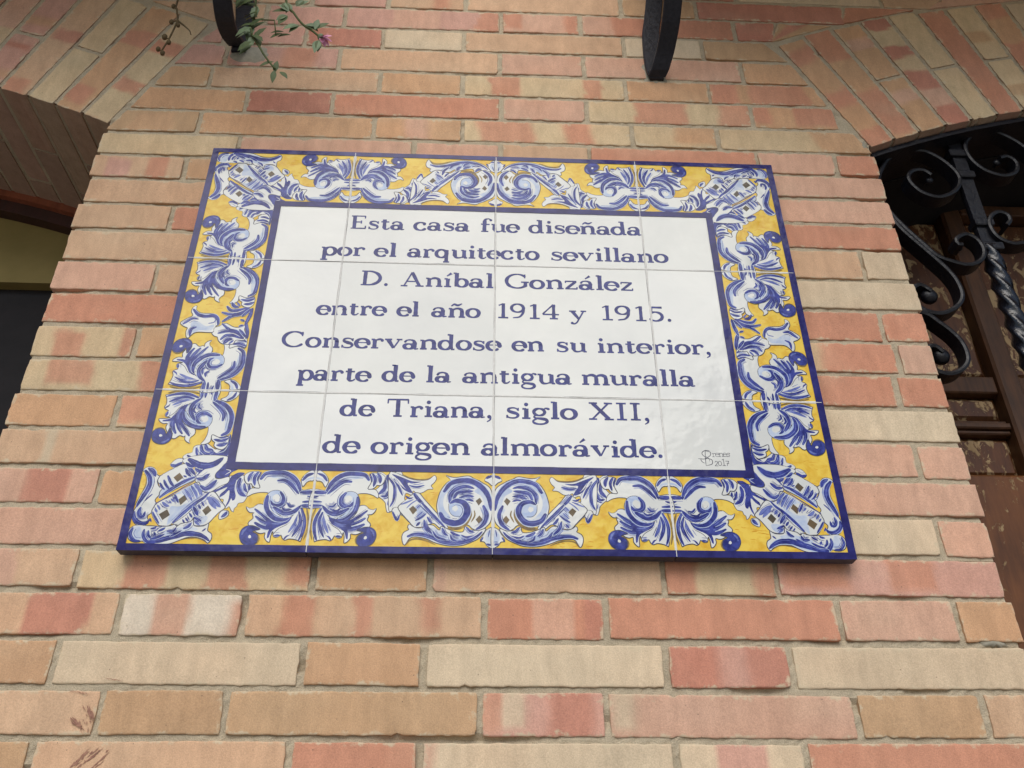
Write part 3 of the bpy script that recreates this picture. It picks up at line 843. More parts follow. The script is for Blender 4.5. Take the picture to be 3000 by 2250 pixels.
B 30 -3402,-178 -3303,-150 -3214,-156
B 39 -3355,-268 -3300,-210 -3205,-214 -3098,-254
B 39 -3305,-326 -3269,-275 -3211,-264
M 26 -3241,-332 -3198,-278
b 0 -3275,-116 -3177,-138 -3113,-195 -3076,-262 -3173,-246 -3251,-182
B 34 -3148,-125 -3093,-194 -3048,-247
B 41 -3090,-5 -3082,-34 -3054,-143 -3037,-255
B 26 -3160,-70 -3108,-52
wl 7 -3318,-184 -3224,-181 -3129,-228
"""

def ragged(pts, seed, amp=1.5, step=1.0):
    q = smooth_pts(pts + [pts[0]], step) if False else []
    n = len(pts)
    for i in range(n):
        a0, b0 = np.array(pts[i]), np.array(pts[(i + 1) % n])
        k = max(1, int(np.linalg.norm(b0 - a0) / step))
        for t in range(k):
            p = a0 + (b0 - a0) * t / k
            q.append(p + amp * np.array((float(vn(p[0] * .8, p[1] * .8, seed)), float(vn(p[0] * .8, p[1] * .8, seed + 1)))))
    return [tuple(p) for p in q]


rs_ = random.Random(8)
for (xa, za), (xb, zb_), n_, wd in (((-424, -440.5), (-392, -445), 5, .8), ((-402, -450), (-390, -470), 9, 2.0), ((-413, -464), (-397, -478), 9, 2.4), ((-398, -462), (-394, -479), 7, 1.6), ((-376, -489), (-400, -514), 9, 2.2), ((-382, -489), (-404, -516), 6, 1.2), ((-363, -489), (-384, -514), 6, 1.3), ((-401, -425.4), (-366, -431.8), 2, .7)):
    for k in range(n_):
        ox, oz = rs_.gauss(0, 2.2 if n_ > 3 else .3), rs_.gauss(0, 1.6 if n_ > 5 else .4)
        t0, t1 = sorted((rs_.random() * .7, .3 + rs_.random() * .7))
        p0 = (xa + (xb - xa) * t0 + ox, za + (zb_ - za) * t0 + oz); p1 = (xa + (xb - xa) * t1 + ox * .7, za + (zb_ - za) * t1 + oz)
        d = np.array((p1[0] - p0[0], p1[1] - p0[1])); L_ = max(np.linalg.norm(d), .5); d = d / L_; nn = np.array((-d[1], d[0])) * wd * rs_.uniform(.25, .6)
        mid = (np.array(p0) + p1) / 2 + nn * rs_.uniform(-1, 1)
        smear(ragged([tuple(np.array(p0)), tuple(mid + nn), tuple(np.array(p1)), tuple(mid - nn)], 60 + k, .5, .8), -.0019 - .00002 * k)
sm.build('paint_smear', mat_plain('dark_smear', lin(126, 90, 78), lin(165, 125, 104), 260, .9), wall)

# ------------------------------------------------------------------ tile panel
plq = thing('tile_panel', (0, -0.02, -0.3), 'glazed tile plaque with blue Spanish lettering and yellow scroll border on the brick pier', 'tile plaque')
YF = -0.020
TS, GAP = .2, .0006


def tile_mesh(x0, x1, z0, z1):
    b = MB(); ch = .0005
    def ring(y, d): return [(x0 + d, y, z0 + d), (x1 - d, y, z0 + d), (x1 - d, y, z1 - d), (x0 + d, y, z1 - d)]
    r = [ring(-.006, 0), ring(YF + ch, 0), ring(YF + ch * .3, ch * .3), ring(YF, ch)]
    b.loft(r, 1, caps=False)
    b.add(r[-1], [(0, 1, 2, 3)], 0)
    b.add(r[0], [(3, 2, 1, 0)], 1)
    return b


for i in range(4):
    for j in range(3):
        x0, z0 = -.4 + i * TS, -.3 + j * TS
        tile_mesh(x0 + (GAP if i else .0005), x0 + TS - (GAP if i < 3 else .0005), z0 + (GAP if j else 0), z0 + TS - (GAP if j < 2 else 0)).build('tile', [G_WHITE, M_BISCUIT], plq)
# setting bed behind the tiles and the white joints between them
bed = MB(); bed.box(-.397, .397, -.0062, .006, -.297, .297); bed.build('setting_bed', mat_plain('setting_bed', (.10, .095, .085), (.17, .16, .145), 60, .95), plq)
gr = MB()


def joint(p0, p1, w0, seed):
    n_ = 90; p0, p1 = np.array(p0), np.array(p1); d = (p1 - p0) / np.linalg.norm(p1 - p0); nn = np.array((-d[1], d[0]))
    t = np.linspace(0, 1, n_); L = np.linalg.norm(p1 - p0) * t
    inner = (np.abs(p0[0] + (p1[0] - p0[0]) * t) < .291) & (np.abs(p0[1] + (p1[1] - p0[1]) * t) < .194)
    wd = np.where(inner, .0023, w0) * (1 + .22 * vn(L * 30, L * 0, seed) + .15 * vn(L * 140, L * 0, seed + 1)); sh = .0005 * vn(L * 22, L * 0, seed + 2)
    rings = []
    for k in range(n_):
        c = p0 + (p1 - p0) * t[k] + nn * sh[k]; a0 = c - nn * wd[k] / 2; b0 = c + nn * wd[k] / 2
        rings.append([(a0[0], -.008, a0[1]), (a0[0], YF - .0001, a0[1]), ((a0[0] * .6 + c[0] * .4), YF - .00052, (a0[1] * .6 + c[1] * .4)), (c[0], YF - .00062, c[1]), ((b0[0] * .6 + c[0] * .4), YF - .00052, (b0[1] * .6 + c[1] * .4)), (b0[0], YF - .0001, b0[1]), (b0[0], -.008, b0[1])])
    gr.loft(rings, closed=False, caps=False)


for i in (1, 2, 3): joint((-.4 + i * TS, -.2995), (-.4 + i * TS, .2985), .0038 if i == 2 else .0033, 10 + i)
for j in (1, 2): joint((-.399, -.3 + j * TS), (.398, -.3 + j * TS), .0028, 20 + j)
gr.build('grout', M_GROUT, plq)

# ---- painting: brush strokes and washes laid on the glaze (mm on the panel, x right, z up)
PM = {'y': 0, 'F': 1, 'W': 2, 'L': 3, 'l': 4, 'B': 5, 'M': 6, 'S': 7, 'D': 8, 'K': 9, 'O': 10}
PMATS = [G_YELLOW, G_FRAME, G_WHITE, G_WASH, G_LIGHT, G_BLUE, G_MID, G_OUT, G_SHADE, G_BROWN, G_ORANGE]
LIFT = [0.06]


class Paint(MB):
    def pt(s, p, h): return (p[0] / 1000, YF - h / 1000, p[1] / 1000)

    def fill(s, pts, m, sm=True, step=2.2):
        q = smooth_pts(pts, step, True) if sm else [np.array(p, float) for p in pts]
        LIFT[0] += .0002
        t = tessellate_polygon([[Vector((p[0], p[1], 0)) for p in q]])
        s.add([s.pt(p, LIFT[0]) for p in q], [tuple(k) for k in t], PM[m])

    def stroke(s, pts, wd, m, closed=False, taper=True, step=1.5, widths=None, square=False):
        q = smooth_pts(pts, step, closed)
        n_ = len(q); LIFT[0] += .0002
        if closed: q = q + [q[0]]; n_ += 1
        v = []
        for i, p in enumerate(q):
            a0 = q[i - 1] if i else (q[-2] if closed else q[0]); b0 = q[i + 1] if i < n_ - 1 else (q[1] if closed else q[-1])
            d = b0 - a0; d = d / max(np.linalg.norm(d), 1e-9); nn = np.array((-d[1], d[0]))
            t = i / max(n_ - 1, 1)
            if widths is not None: h = np.interp(t, np.linspace(0, 1, len(widths)), widths) / 2
            else: h = wd / 2 * ((.22 + .78 * min(1, math.sin(math.pi * min(1, max(0, .06 + .94 * t))) ** .55 * 1.08)) if taper else 1)
            if m in 'BMF' : h *= 1 + .10 * float(vn(p[0] * .25, p[1] * .25, 5))
            v += [p + nn * h, p - nn * h]
        f = [(2 * i, 2 * i + 2, 2 * i + 3, 2 * i + 1) for i in range(n_ - 1)]
        s.add([s.pt(p, LIFT[0] + .00002 * (k // 2)) for k, p in enumerate(v)], f, PM[m])
        if not closed and not square:
            for e_, k in ((q[0], 0), (q[-1], n_ - 1)):
                h = np.linalg.norm(v[2 * k] - v[2 * k + 1]) / 2; LIFT[0] += .0002
                c = [e_ + h * np.array((math.cos(a), math.sin(a))) for a in np.linspace(0, 2 * math.pi, 11)[:-1]]
                s.add([s.pt(p, LIFT[0]) for p in c], [tuple(range(10))], PM[m])

    def dot(s, c, r, m, sq=1):
        LIFT[0] += .0002
        s.add([s.pt((c[0] + r * math.cos(a), c[1] + r * sq * math.sin(a)), LIFT[0]) for a in np.linspace(0, 2 * math.pi, 17)[:-1]], [tuple(range(16))], PM[m])

    def ring(s, o, i_, m, seed=1, amp=.25):
        LIFT[0] += .0002
        def loop(hx, hz, k):
            out = []
            for ax, sgn in (('b', 1), ('r', 1), ('t', -1), ('l', -1)):
                for t in np.linspace(-1, 1, 61)[:-1]:
                    t = t * sgn
                    p = {'b': (t * hx, -hz), 't': (t * hx, hz), 'r': (hx, t * hz), 'l': (-hx, t * hz)}[ax]
                    out.append((p[0] + amp * float(vn(p[0] * .06, p[1] * .06, seed + k)), p[1] + amp * float(vn(p[0] * .06, p[1] * .06, seed + k + 7))))
            return out
        a_, b_ = loop(*o, 1), loop(*i_, 2); n_ = len(a_)
        s.add([s.pt(p, LIFT[0]) for p in a_ + b_], [(k, (k + 1) % n_, n_ + (k + 1) % n_, n_ + k) for k in range(n_)], PM[m])


MOTIF = {}
for line in PAINT.strip().split('\n'):
    if line[0] == '@': cur = MOTIF.setdefault(line[1:], []); continue
    t = line.split()
    cur.append((t[0], int(t[1]) / 10, [tuple(int(c) / 10 for c in q.split(',')) for q in t[2:]]))


def inpoly(p, poly):
    c = False; x, y = p
    for i in range(len(poly)):
        (x0, y0), (x1, y1) = poly[i - 1], poly[i]
        if (y0 > y) != (y1 > y) and x < (x1 - x0) * (y - y0) / (y1 - y0) + x0: c = not c
    return c


def paint_motif(pb, name, T, seed):
    r = random.Random(seed)
    def tr(p):
        x, z = T(p)
        return (x + .45 * float(vn(x * .05, z * .05, 31 + seed)), z + .45 * float(vn(x * .05, z * .05, 52 + seed)))
    whites = []
    for k, wd, pts in MOTIF[name]:
        pts = [tr(p) for p in pts]
        if k in ('W', 'Wv'): whites.append(pts)
        j = wd * r.uniform(.9, 1.1)
        c = k[0]
        if k in ('W', 'Wv', 'L', 'Lo', 'Ll', 'b', 'bo', 'w', 'K') and not wd or k == 'K':
            if k in ('Wv', 'Lo', 'bo'): pb.stroke(pts, 1.0, 'S', closed=True, taper=False)
            if k == 'W': pb.stroke(pts, .75, 'S', closed=True, taper=False)
            pb.fill(pts, {'W': 'W', 'L': 'L', 'b': 'B', 'w': 'W', 'K': 'K'}[c] if k not in ('Lo', 'Ll') else 'l', sm=k != 'K')
        elif k == 'D2': pb.stroke(pts, j, 'D')
        elif k == 'wl': pb.stroke(pts, max(j, .8) * 1.05, 'W' if r.random() < .5 else 'L')
        elif k == 'Ml': pb.stroke(pts, j, 'M')
        elif c == 'S': pb.stroke(pts, max(j, .5), 'S', taper=False)
        else:
            if c == 'B' and wd > 2 and r.random() < .85: pb.stroke(pts, j * 1.45, r.choice('Lll'))
            pb.stroke(pts, j * (1.1 if c == 'B' else 1), c)
            if c in 'BM' and wd > 1.8:                           # fine hatching beside the loaded strokes, kept inside the white
                for side in (-1, 1):
                    for rep_ in range(2):
                        if r.random() < .45: continue
                        o_ = side * (wd * .5 + r.uniform(.7, 1.1) + 1.2 * rep_)
                        P_ = [np.array(p) for p in pts]; q = []
                        for i in range(len(P_)):
                            d = P_[min(i + 1, len(P_) - 1)] - P_[max(i - 1, 0)]; d = d / max(np.linalg.norm(d), 1e-6)
                            q.append(tuple(P_[i] + o_ * np.array((-d[1], d[0]))))
                        a_ = r.randint(0, 1); q = q[a_:] if len(q) > 3 else q
                        if all(any(inpoly(p, w_) for w_ in whites) for p in q): pb.stroke(q, r.uniform(.45, .9), r.choice('BBM'))
            if c == 'B' and wd > 2.6 and r.random() < .75:      # watery streak along one side of a loaded stroke
                n_ = len(pts); o_ = .22 * wd * r.choice((-1, 1))
                pb.stroke([(p[0] + o_ * .5, p[1] + o_ * .8) for p in pts[:max(2, n_ - 1)]], .75, 'M')


pb = Paint()
pb.ring((391.5, 292.5), (300, 202), 'y', 3, .2)
rd_ = random.Random(17)
for k in range(330):
    t = rd_.random(); off = rd_.uniform(6, 84)
    if rd_.random() < .57: p = (rd_.uniform(-385, 385), (rd_.choice((-1, 1))) * (203 + off))
    else: p = ((rd_.choice((-1, 1))) * (301 + off), rd_.uniform(-285, 285))
    for q in range(rd_.randint(2, 5)):
        x, z = p[0] + rd_.gauss(0, 7), p[1] + rd_.gauss(0, 3)
        if 302.5 < abs(x) < 389.5 and abs(z) < 290.5 or 205 < abs(z) < 290.5 and abs(x) < 389.5:
            dx = rd_.uniform(1.2, 4.2); LIFT[0] = .062 + .00005 * k
            pb.stroke([(x - dx, z + rd_.gauss(0, .5)), (x, z), (min(max(x + dx, -390), 390), z + rd_.gauss(0, .5))], rd_.uniform(.5, 1.3), 'O')
CLT = {'bottom': lambda sx: (lambda p: (sx * (-200 - p[0]), -p[1] - 200)), }
sd = 0
for sx in (1, -1):
    for sz in (1, -1):
        m = lambda p, sx=sx, sz=sz: (sx * p[0], sz * p[1])
        sd += 1; LIFT[0] = .09 + sd * .00005
        for nm in ('CR', 'C5', 'C', 'M3', 'M'):
            paint_motif(pb, nm, m, sd * 7)
        # clasp halves: along the long side both ways from the tile joint, along the short side both ways
        for T in (lambda p: (-200 - p[0], -200 - p[1]), lambda p: (-200 + p[0], -200 - p[1]), lambda p: (-298 - p[1], -100 - p[0]), lambda p: (-298 - p[1], -100 + p[0])):
            paint_motif(pb, 'CL', (lambda p, T=T, m=m: m(T(p))), sd * 7 + 1)
    m = lambda p, sx=sx: (sx * p[0], p[1])
    paint_motif(pb, 'D', m, sd + 90)
    LO = [e_ for e_ in MOTIF['D'] if min(q[0] for q in e_[2]) > -347]
    MOTIF['DU'] = [(k, w_, [(q[0], -4 - q[1]) for q in pts]) for k, w_, pts in LO]
    paint_motif(pb, 'DU', m, sd + 93)
# orange flecks dabbed on the yellow ground
rf = random.Random(5)
pb.ring((400.0, 300.0), (391.2, 292.2), 'F', 11, .22)
pb.ring((300.6, 203.0), (291.2, 193.8), 'F', 21, .3)
pb.build('painted_border', PMATS, plq)

# ---- lettering, stroke by stroke; units: x-height 10
TH, TN = 3.7, 1.62


def arc(cx, cy, rx, ry, a0, a1, th=TH, tn=TN):
    n_ = max(4, int(abs(a1 - a0) / 14)); P_, W_ = [], []
    for t in np.linspace(a0, a1, n_ + 1):
        c, s_ = math.cos(math.radians(t)), math.sin(math.radians(t))
        P_.append((cx + rx * c, cy + ry * s_)); W_.append(tn + (th - tn) * abs(c) ** 1.3)
    return ('c', P_, W_)


def V(x, y0, y1, w_=TH): return ('l', [(x, y0), (x, y1)], [w_, w_ * .94, w_])
def H(x0, x1, y, w_=TN): return ('l', [(x0, y), (x1, y)], [w_, w_])
def Ln(x0, y0, x1, y1, w0=TH, w1=None): return ('l', [(x0, y0), (x1, y1)], [w0, w0 if w1 is None else w1])
def Cv(pts, ws): return ('c', pts, ws)
def Dt(x, y, r=1.75): return ('d', (x, y), r)


ACC = [Ln(0, 12.2, 3.4, 15.6, 1.4, 2.6)]
def acute(x): return [('l', [(x, 12.3), (x + 3.2, 15.6)], [1.2, 2.7])]
NARCH = lambda x: Cv([(x, 6.0), (x + 1.6, 8.7), (x + 4.2, 9.6), (x + 6.6, 8.3), (x + 7.1, 5.6)], [1.2, 1.8, 2.3, 3.0, TH])
GL = {
    'a': (11, [arc(4.2, 2.9, 3.0, 2.5, 0, 360), V(8.1, 1.6, 6.8), Cv([(8.1, 6.2), (7.4, 8.6), (5.0, 9.7), (2.6, 9.0), (1.7, 7.6)], [TH, 2.6, 1.5, 1.5, 2.2]), Cv([(8.1, 2), (8.6, .5), (10.4, .6)], [2.8, 1.8, 1.2])]),
    'b': (11.6, [V(3, .6, 16.2), arc(6.7, 5, 3.7, 4.5, 0, 360), H(.6, 3, 15.7)]),
    'c': (10, [arc(5.2, 5, 4.2, 4.7, 48, 318), Dt(7.9, 7.7, 1.5)]),
    'd': (12, [arc(4.9, 5, 3.9, 4.6, 0, 360), V(8.8, .8, 16.2), H(6.2, 8.8, 15.7), H(8.8, 11.4, .65)]),
    'e': (10.2, [arc(5.1, 5, 4.2, 4.7, -2, 310), H(1.4, 9.6, 5.7, 1.1)]),
    'f': (8.6, [V(3.7, .5, 13), Cv([(3.7, 12.6), (4.4, 15.2), (6.6, 16.2), (8.4, 15.4)], [TH, 2.4, 1.4, 1.6]), Dt(8.7, 14.6, 1.4), H(.8, 7.8, 9.3), H(1, 7, .55)]),
    'g': (10.8, [arc(4.8, 6.3, 3.3, 3.2, 0, 360, 2.8), Cv([(7.4, 8.8), (8.8, 9.9), (10.4, 9.3)], [1.2, 1.5, 2.2]), Cv([(3.0, 3.6), (1.6, 2.0), (2.6, .6), (6.0, .1), (8.8, -.8), (9.4, -2.8), (7.2, -4.7), (3.6, -4.8), (1.2, -3.4), (1.4, -1.4), (3.4, -.1)], [1.2, 1.7, 2.2, 2.6, 2.8, 2.4, 1.6, 1.5, 2.0, 1.7, 1.2])]),
    'i': (6.2, [V(3.3, .5, 9.5), H(.9, 3.3, 9.2), H(.8, 5.8, .55), Dt(3.2, 13.4)]),
    'í': (6.2, [V(3.3, .5, 9.5), H(.9, 3.3, 9.2), H(.8, 5.8, .55)] + acute(2.6)),
    'l': (6.2, [V(3.3, .5, 16.2), H(.8, 3.3, 15.7), H(.8, 5.8, .55)]),
    'm': (18.6, [V(2.9, .5, 9.5), H(.6, 2.9, 9.2), NARCH(2.9), V(10, .5, 6), NARCH(9.2), V(16.3, .5, 6), H(.6, 5.2, .55), H(7.8, 12.2, .55), H(14.0, 18.6, .55)]),
    'n': (12.4, [V(2.9, .5, 9.5), H(.6, 2.9, 9.2), NARCH(2.9), V(10, .5, 6), H(.6, 5.2, .55), H(7.8, 12.3, .55)]),
    'o': (10.6, [arc(5.2, 5, 4.1, 4.6, 0, 360)]),
    'p': (11.6, [V(2.9, -4.6, 9.5), H(.6, 2.9, 9.2), arc(6.7, 5, 3.7, 4.6, 0, 360), H(.5, 5.4, -4.6)]),
    'q': (12, [arc(5, 5, 3.9, 4.6, 0, 360), V(8.9, -4.6, 9.6), H(6.6, 11.3, -4.6)]),
    'r': (9.2, [V(2.9, .5, 9.5), H(.6, 2.9, 9.2), Cv([(2.9, 6.2), (4.2, 8.6), (6.4, 9.6), (8.0, 9.0)], [1.2, 1.7, 2.2, 2.0]), Dt(7.9, 8.4, 1.5), H(.6, 5.6, .55)]),
    's': (9.2, [Cv([(7.7, 7.6), (6.6, 9.2), (4.4, 9.7), (2.3, 8.8), (2.2, 6.8), (4.4, 5.5), (6.8, 4.4), (7.7, 2.6), (6.4, .7), (4.0, .3), (1.9, 1.0), (1.2, 2.6)], [1.2, 1.3, 1.5, 2.3, 2.7, 2.9, 2.9, 2.5, 1.6, 1.4, 1.4, 1.2]), V(7.9, 6.8, 9.8, 1.2), V(1.1, .2, 3.1, 1.2)]),
    't': (8.2, [V(3.6, 2, 12.4), Cv([(3.6, 2.4), (4.3, .6), (6.2, .5), (7.6, 1.9)], [TH, 2.2, 1.4, 1.2]), H(.9, 7.3, 9.3)]),
    'u': (12.4, [V(2.9, 3, 9.4), Cv([(2.9, 3.4), (3.9, 1.0), (6.0, .4), (8.4, 1.4), (9.8, 3.2)], [TH, 2.4, 1.7, 1.3, 1.2]), V(9.9, .5, 9.4), H(.5, 2.9, 9.2), H(7.6, 9.9, 9.2), H(9.9, 12.3, .55)]),
    'v': (12, [Ln(2.3, 9.3, 6.2, .6, TH, 2.4), Ln(9.9, 9.3, 6.2, .6, 1.4), H(.2, 5, 9.3), H(8, 11.8, 9.3)]),
    'y': (12, [Ln(2.3, 9.3, 6.5, .8, TH, 2.2), Cv([(10, 9.3), (6.6, .8), (5.0, -3.0), (3.2, -4.4), (1.6, -3.8)], [1.4, 1.5, 1.6, 1.5, 1.6]), Dt(1.9, -3.6, 1.4), H(.2, 5, 9.3), H(8, 11.8, 9.3)]),
    'z': (10, [H(1, 8.8, 9.2, 1.6), Ln(8.2, 9.0, 1.7, .8, 2.6), H(.9, 9.2, .75, 1.6), V(1.2, 7.2, 9.5, 1.3), V(9, .5, 2.9, 1.3)]),
    'E': (13.8, [V(3.6, .5, 16.2, 3.4), H(.9, 12, 15.8, 1.5), H(3.6, 9, 8.5, 1.4), H(.9, 12.6, .7, 1.5), V(11.9, 12.9, 16.3, 1.3), V(12.5, .3, 4.0, 1.3), V(9, 6.6, 10.4, 1.3)]),
    'D': (16.2, [V(3.6, .5, 16.2, 3.4), arc(5.6, 8.3, 8.6, 7.6, -90, 90, 3.4, 1.5), H(.9, 5.8, 15.8, 1.5), H(.9, 5.8, .7, 1.5)]),
    'A': (17, [Ln(8.0, 16.0, 2.8, .7, 1.5), Ln(8.0, 16.0, 13.6, .7, 3.3), H(4.6, 11.6, 5.6, 1.4), H(.4, 5.2, .6), H(10.8, 16.6, .6)]),
    'G': (17, [arc(8.6, 8.2, 7.2, 7.7, 46, 322, 3.4, 1.5), V(14.2, 2.2, 7.2, 3), H(11.2, 16.6, 7.2), V(13.8, 11.6, 16, 1.4)]),
    'C': (16, [arc(8.6, 8.2, 7.2, 7.7, 46, 316, 3.4, 1.5), V(13.8, 11.4, 16, 1.4)]),
    'T': (15.2, [V(7.6, .5, 16, 3.4), H(.9, 14.3, 15.7, 1.6), Cv([(1, 15.6), (.9, 12.4)], [1.4, 1.2]), Cv([(14.2, 15.6), (14.3, 12.4)], [1.4, 1.2]), H(4.8, 10.4, .6)]),
    'X': (17, [Ln(3, 15.8, 13.4, .8, 3.3), Ln(13.2, 15.8, 2.8, .8, 1.6), H(.6, 6, 15.8), H(10.4, 15.8, 15.8), H(.4, 5.6, .6), H(10.4, 16.4, .6)]),
    'I': (8.6, [V(4.2, .5, 16, 3.3), H(1, 7.4, 15.8), H(1, 7.4, .6)]),
    '1': (8.6, [V(4.8, .5, 16, 3.1), Ln(4.8, 15.6, 1.8, 13.6, 1.4), H(1.6, 8, .6)]),
    '9': (11.2, [arc(5.3, 11.2, 3.9, 4.4, 0, 360, 3), Cv([(9.2, 11.2), (8.8, 6), (6.6, 1.8), (2.6, .6)], [3, 2.6, 1.7, 1.4])]),
    '4': (12.2, [Ln(8, 15.8, 1, 5.2, 1.5), H(1, 11.6, 5.0, 1.6), V(8.2, .5, 16, 3.1), H(5.6, 10.8, .6)]),
    '5': (10.6, [H(2.8, 9.2, 15.2, 2.2), Ln(2.9, 15.6, 2.5, 8.6, 1.4), arc(4.8, 5.3, 4.2, 4.8, 128, -140, 3.1)]),
    '.': (5, [Dt(2.2, 1.3, 1.7)]),
    ',': (5, [Dt(2.4, 1.3, 1.7), Cv([(3.2, .8), (3.0, -1.4), (1.2, -3.2)], [2, 1.5, .9])]),
    '2': (8, [Cv([(1.2, 9), (4, 11.6), (7, 9), (4.4, 4.6), (1, .6)], [1] * 5), H(1, 7.4, .6, 1)]),
    '0': (8.4, [arc(4.2, 6, 3.3, 5.2, 0, 360, 1, 1)]),
    '7': (8, [H(1, 7.4, 11, 1), Ln(7.2, 11, 3, .6, 1), H(2.8, 7, 5.6, .9)]),
    ' ': (6.8, []),
}
GL['ñ'] = (12.4, GL['n'][1] + [Cv([(2.6, 12.3), (4.4, 14.0), (6.8, 13.0), (9.4, 14.6)], [1.3, 2.2, 2.2, 1.3])])
GL['á'] = (11, GL['a'][1] + acute(4.6))


def write(pb, text, x0, z0, x1, z1, sc, m='F', seed=1, thin=None):
    adv = [GL[c][0] for c in text]
    SX = 1.17 if not thin else 1.0
    adv = [a_ * SX for a_ in adv]
    if not thin: SX = min(1.42, max(1.0, ((x1 - x0) - .35 * len(text)) / (sum(a_ for a_ in adv) / 1.17 * sc)))
    adv = [GL[c][0] * SX for c in text]
    vis = sum(adv) * sc
    sp = ((x1 - x0) - vis) / max(len(text) - 1, 1)
    r = random.Random(seed); x = x0; words = pb is None
    if words: pb = Paint(); LIFT[0] = .08
    for c, a_ in zip(text, adv):
        if words and c == ' ': pb.build('lettering', [G_TEXT], plq); pb = Paint()
        t = (x - x0) / (x1 - x0); bz = z0 + (z1 - z0) * t + r.uniform(-.25, .25); rot = math.radians(r.uniform(-.8, .8)); s_ = sc * r.uniform(.985, 1.015)
        def P(q): return (x + s_ * (SX * q[0] * math.cos(rot) - q[1] * math.sin(rot)), bz + s_ * (q[0] * math.sin(rot) + q[1] * math.cos(rot)))
        for g in GL[c][1]:
            if g[0] == 'd': pb.dot(P(g[1]), s_ * (g[2] if not thin else thin * .6), m); continue
            ws = [s_ * (w_ if not thin else thin) * r.uniform(.95, 1.06) for w_ in g[2]]
            pb.stroke([P(q) for q in g[1]], 0, m, widths=ws, step=.7 if g[0] == 'c' else 2.5, square=g[0] == 'l' and not thin)
        x += a_ * sc + sp
    if words: pb.build('lettering', [G_TEXT], plq)


PM['F'] = 0
WORDS = [('Esta', -195.1, 157.0, -123.0, 157.4), ('casa', -109.6, 157.4, -35.0, 157.8), ('fue', -20.4, 157.9, 31.7, 158.1), ('diseñada', 46.0, 158.2, 198.9, 159.0), ('por', -229.2, 110.0, -171.7, 110.3), ('el', -158.6, 110.4, -130.3, 110.5), ('arquitecto', -115.2, 110.6, 58.0, 111.5), ('sevillano', 74.0, 111.6, 231.4, 112.4), ('D.', -173.8, 62.0, -136.0, 62.2), ('Aníbal', -121.6, 62.3, -2.0, 63.0), ('González', 13.0, 63.0, 181.1, 64.0), ('entre', -223.4, 14.0, -137.7, 14.3), ('el', -122.8, 14.4, -95.6, 14.5), ('año', -79.5, 14.6, -18.2, 14.8), ('1914', 1.9, 14.9, 82.6, 15.2), ('y', 95.4, 15.3, 117.5, 15.4), ('1915.', 134.8, 15.4, 228.6, 15.8), ('Conservandose', -261.3, -35.8, 7.7, -34.7), ('en', 22.6, -34.6, 61.3, -34.5), ('su', 77.2, -34.4, 114.7, -34.2), ('interior,', 128.1, -34.2, 271.9, -33.6), ('parte', -236.7, -83.5, -149.2, -83.0), ('de', -134.4, -82.9, -96.6, -82.7), ('la', -82.7, -82.6, -52.1, -82.5), ('antigua', -37.6, -82.4, 94.0, -81.6), ('muralla', 106.4, -81.6, 245.6, -80.8), ('de', -180.0, -131.0, -141.0, -130.9), ('Triana,', -126.2, -130.9, -1.5, -130.5), ('siglo', 14.0, -130.5, 99.0, -130.2), ('XII,', 112.7, -130.2, 186.3, -130.0), ('de', -195.1, -180.0, -154.3, -179.9), ('origen', -140.2, -179.9, -27.7, -179.6), ('almorávide.', -13.5, -179.5, 198.4, -179.0)]
for i, (tx, a0, b0, a1, b1) in enumerate(WORDS):
    tb = Paint(); LIFT[0] = .08
    write(tb, tx, a0 - .6, b0, a1 + .6, b1, 1.46, 'F', 40 + i)
    tb.build('lettering', [G_TEXT], plq)
sg_ = Paint(); LIFT[0] = .08
write(sg_, 'renes', 254.5, -176.8, 276, -176.2, .50, 'F', 3, 1.0)
write(sg_, '2017', 256, -188.6, 273.5, -188.2, .56, 'F', 4, 1.1)
for p_ in ([(247.2, -168.2), (246.2, -178), (246, -188.8)], [(247.4, -169.2), (252.6, -170.6), (252.4, -175), (246.8, -178.6)], [(246.8, -178.6), (253.4, -180.6), (253.2, -186), (246, -188.4)],
           [(252, -168.6), (246.6, -168.8), (243, -171.8), (244.4, -175.6), (249.8, -178.4), (251, -183)], [(237.8, -179.4), (244, -179.8), (250, -179)], [(240.6, -180), (241.6, -183), (245, -185.4)]):
    sg_.stroke(p_, .75, 'F', step=.6)
sg_.build('signature', [mat_glaze('signature_grey', (.035, .035, .055), (.08, .08, .11), 200)], plq)

TWIG = [(-0.4863, -0.07, 0.5663), (-0.483, -0.07, 0.5357), (-0.4778, -0.07, 0.5118), (-0.4817, -0.07, 0.4685), (-0.4848, -0.07, 0.453), (-0.4867, -0.07, 0.4416)]
TWIGB = [(-0.477, -0.07, 0.5109), (-0.4625, -0.07, 0.4969), (-0.4546, -0.07, 0.4875), (-0.4519, -0.07, 0.4799)]
TWIGN = [(-0.4897, -0.07, 0.5444), (-0.4856, -0.07, 0.5074), (-0.4887, -0.07, 0.4729), (-0.4802, -0.07, 0.4609), (-0.4924, -0.07, 0.4454), (-0.4846, -0.07, 0.437), (-0.4743, -0.07, 0.5001)]
STEMA = [(-0.3625, -0.09, 0.547), (-0.3578, -0.09, 0.519), (-0.3583, -0.09, 0.4932), (-0.3591, -0.09, 0.4737), (-0.3536, -0.09, 0.4529), (-0.3442, -0.09, 0.4384), (-0.3342, -0.09, 0.4185), (-0.3219, -0.09, 0.399), (-0.3131, -0.09, 0.3868)]
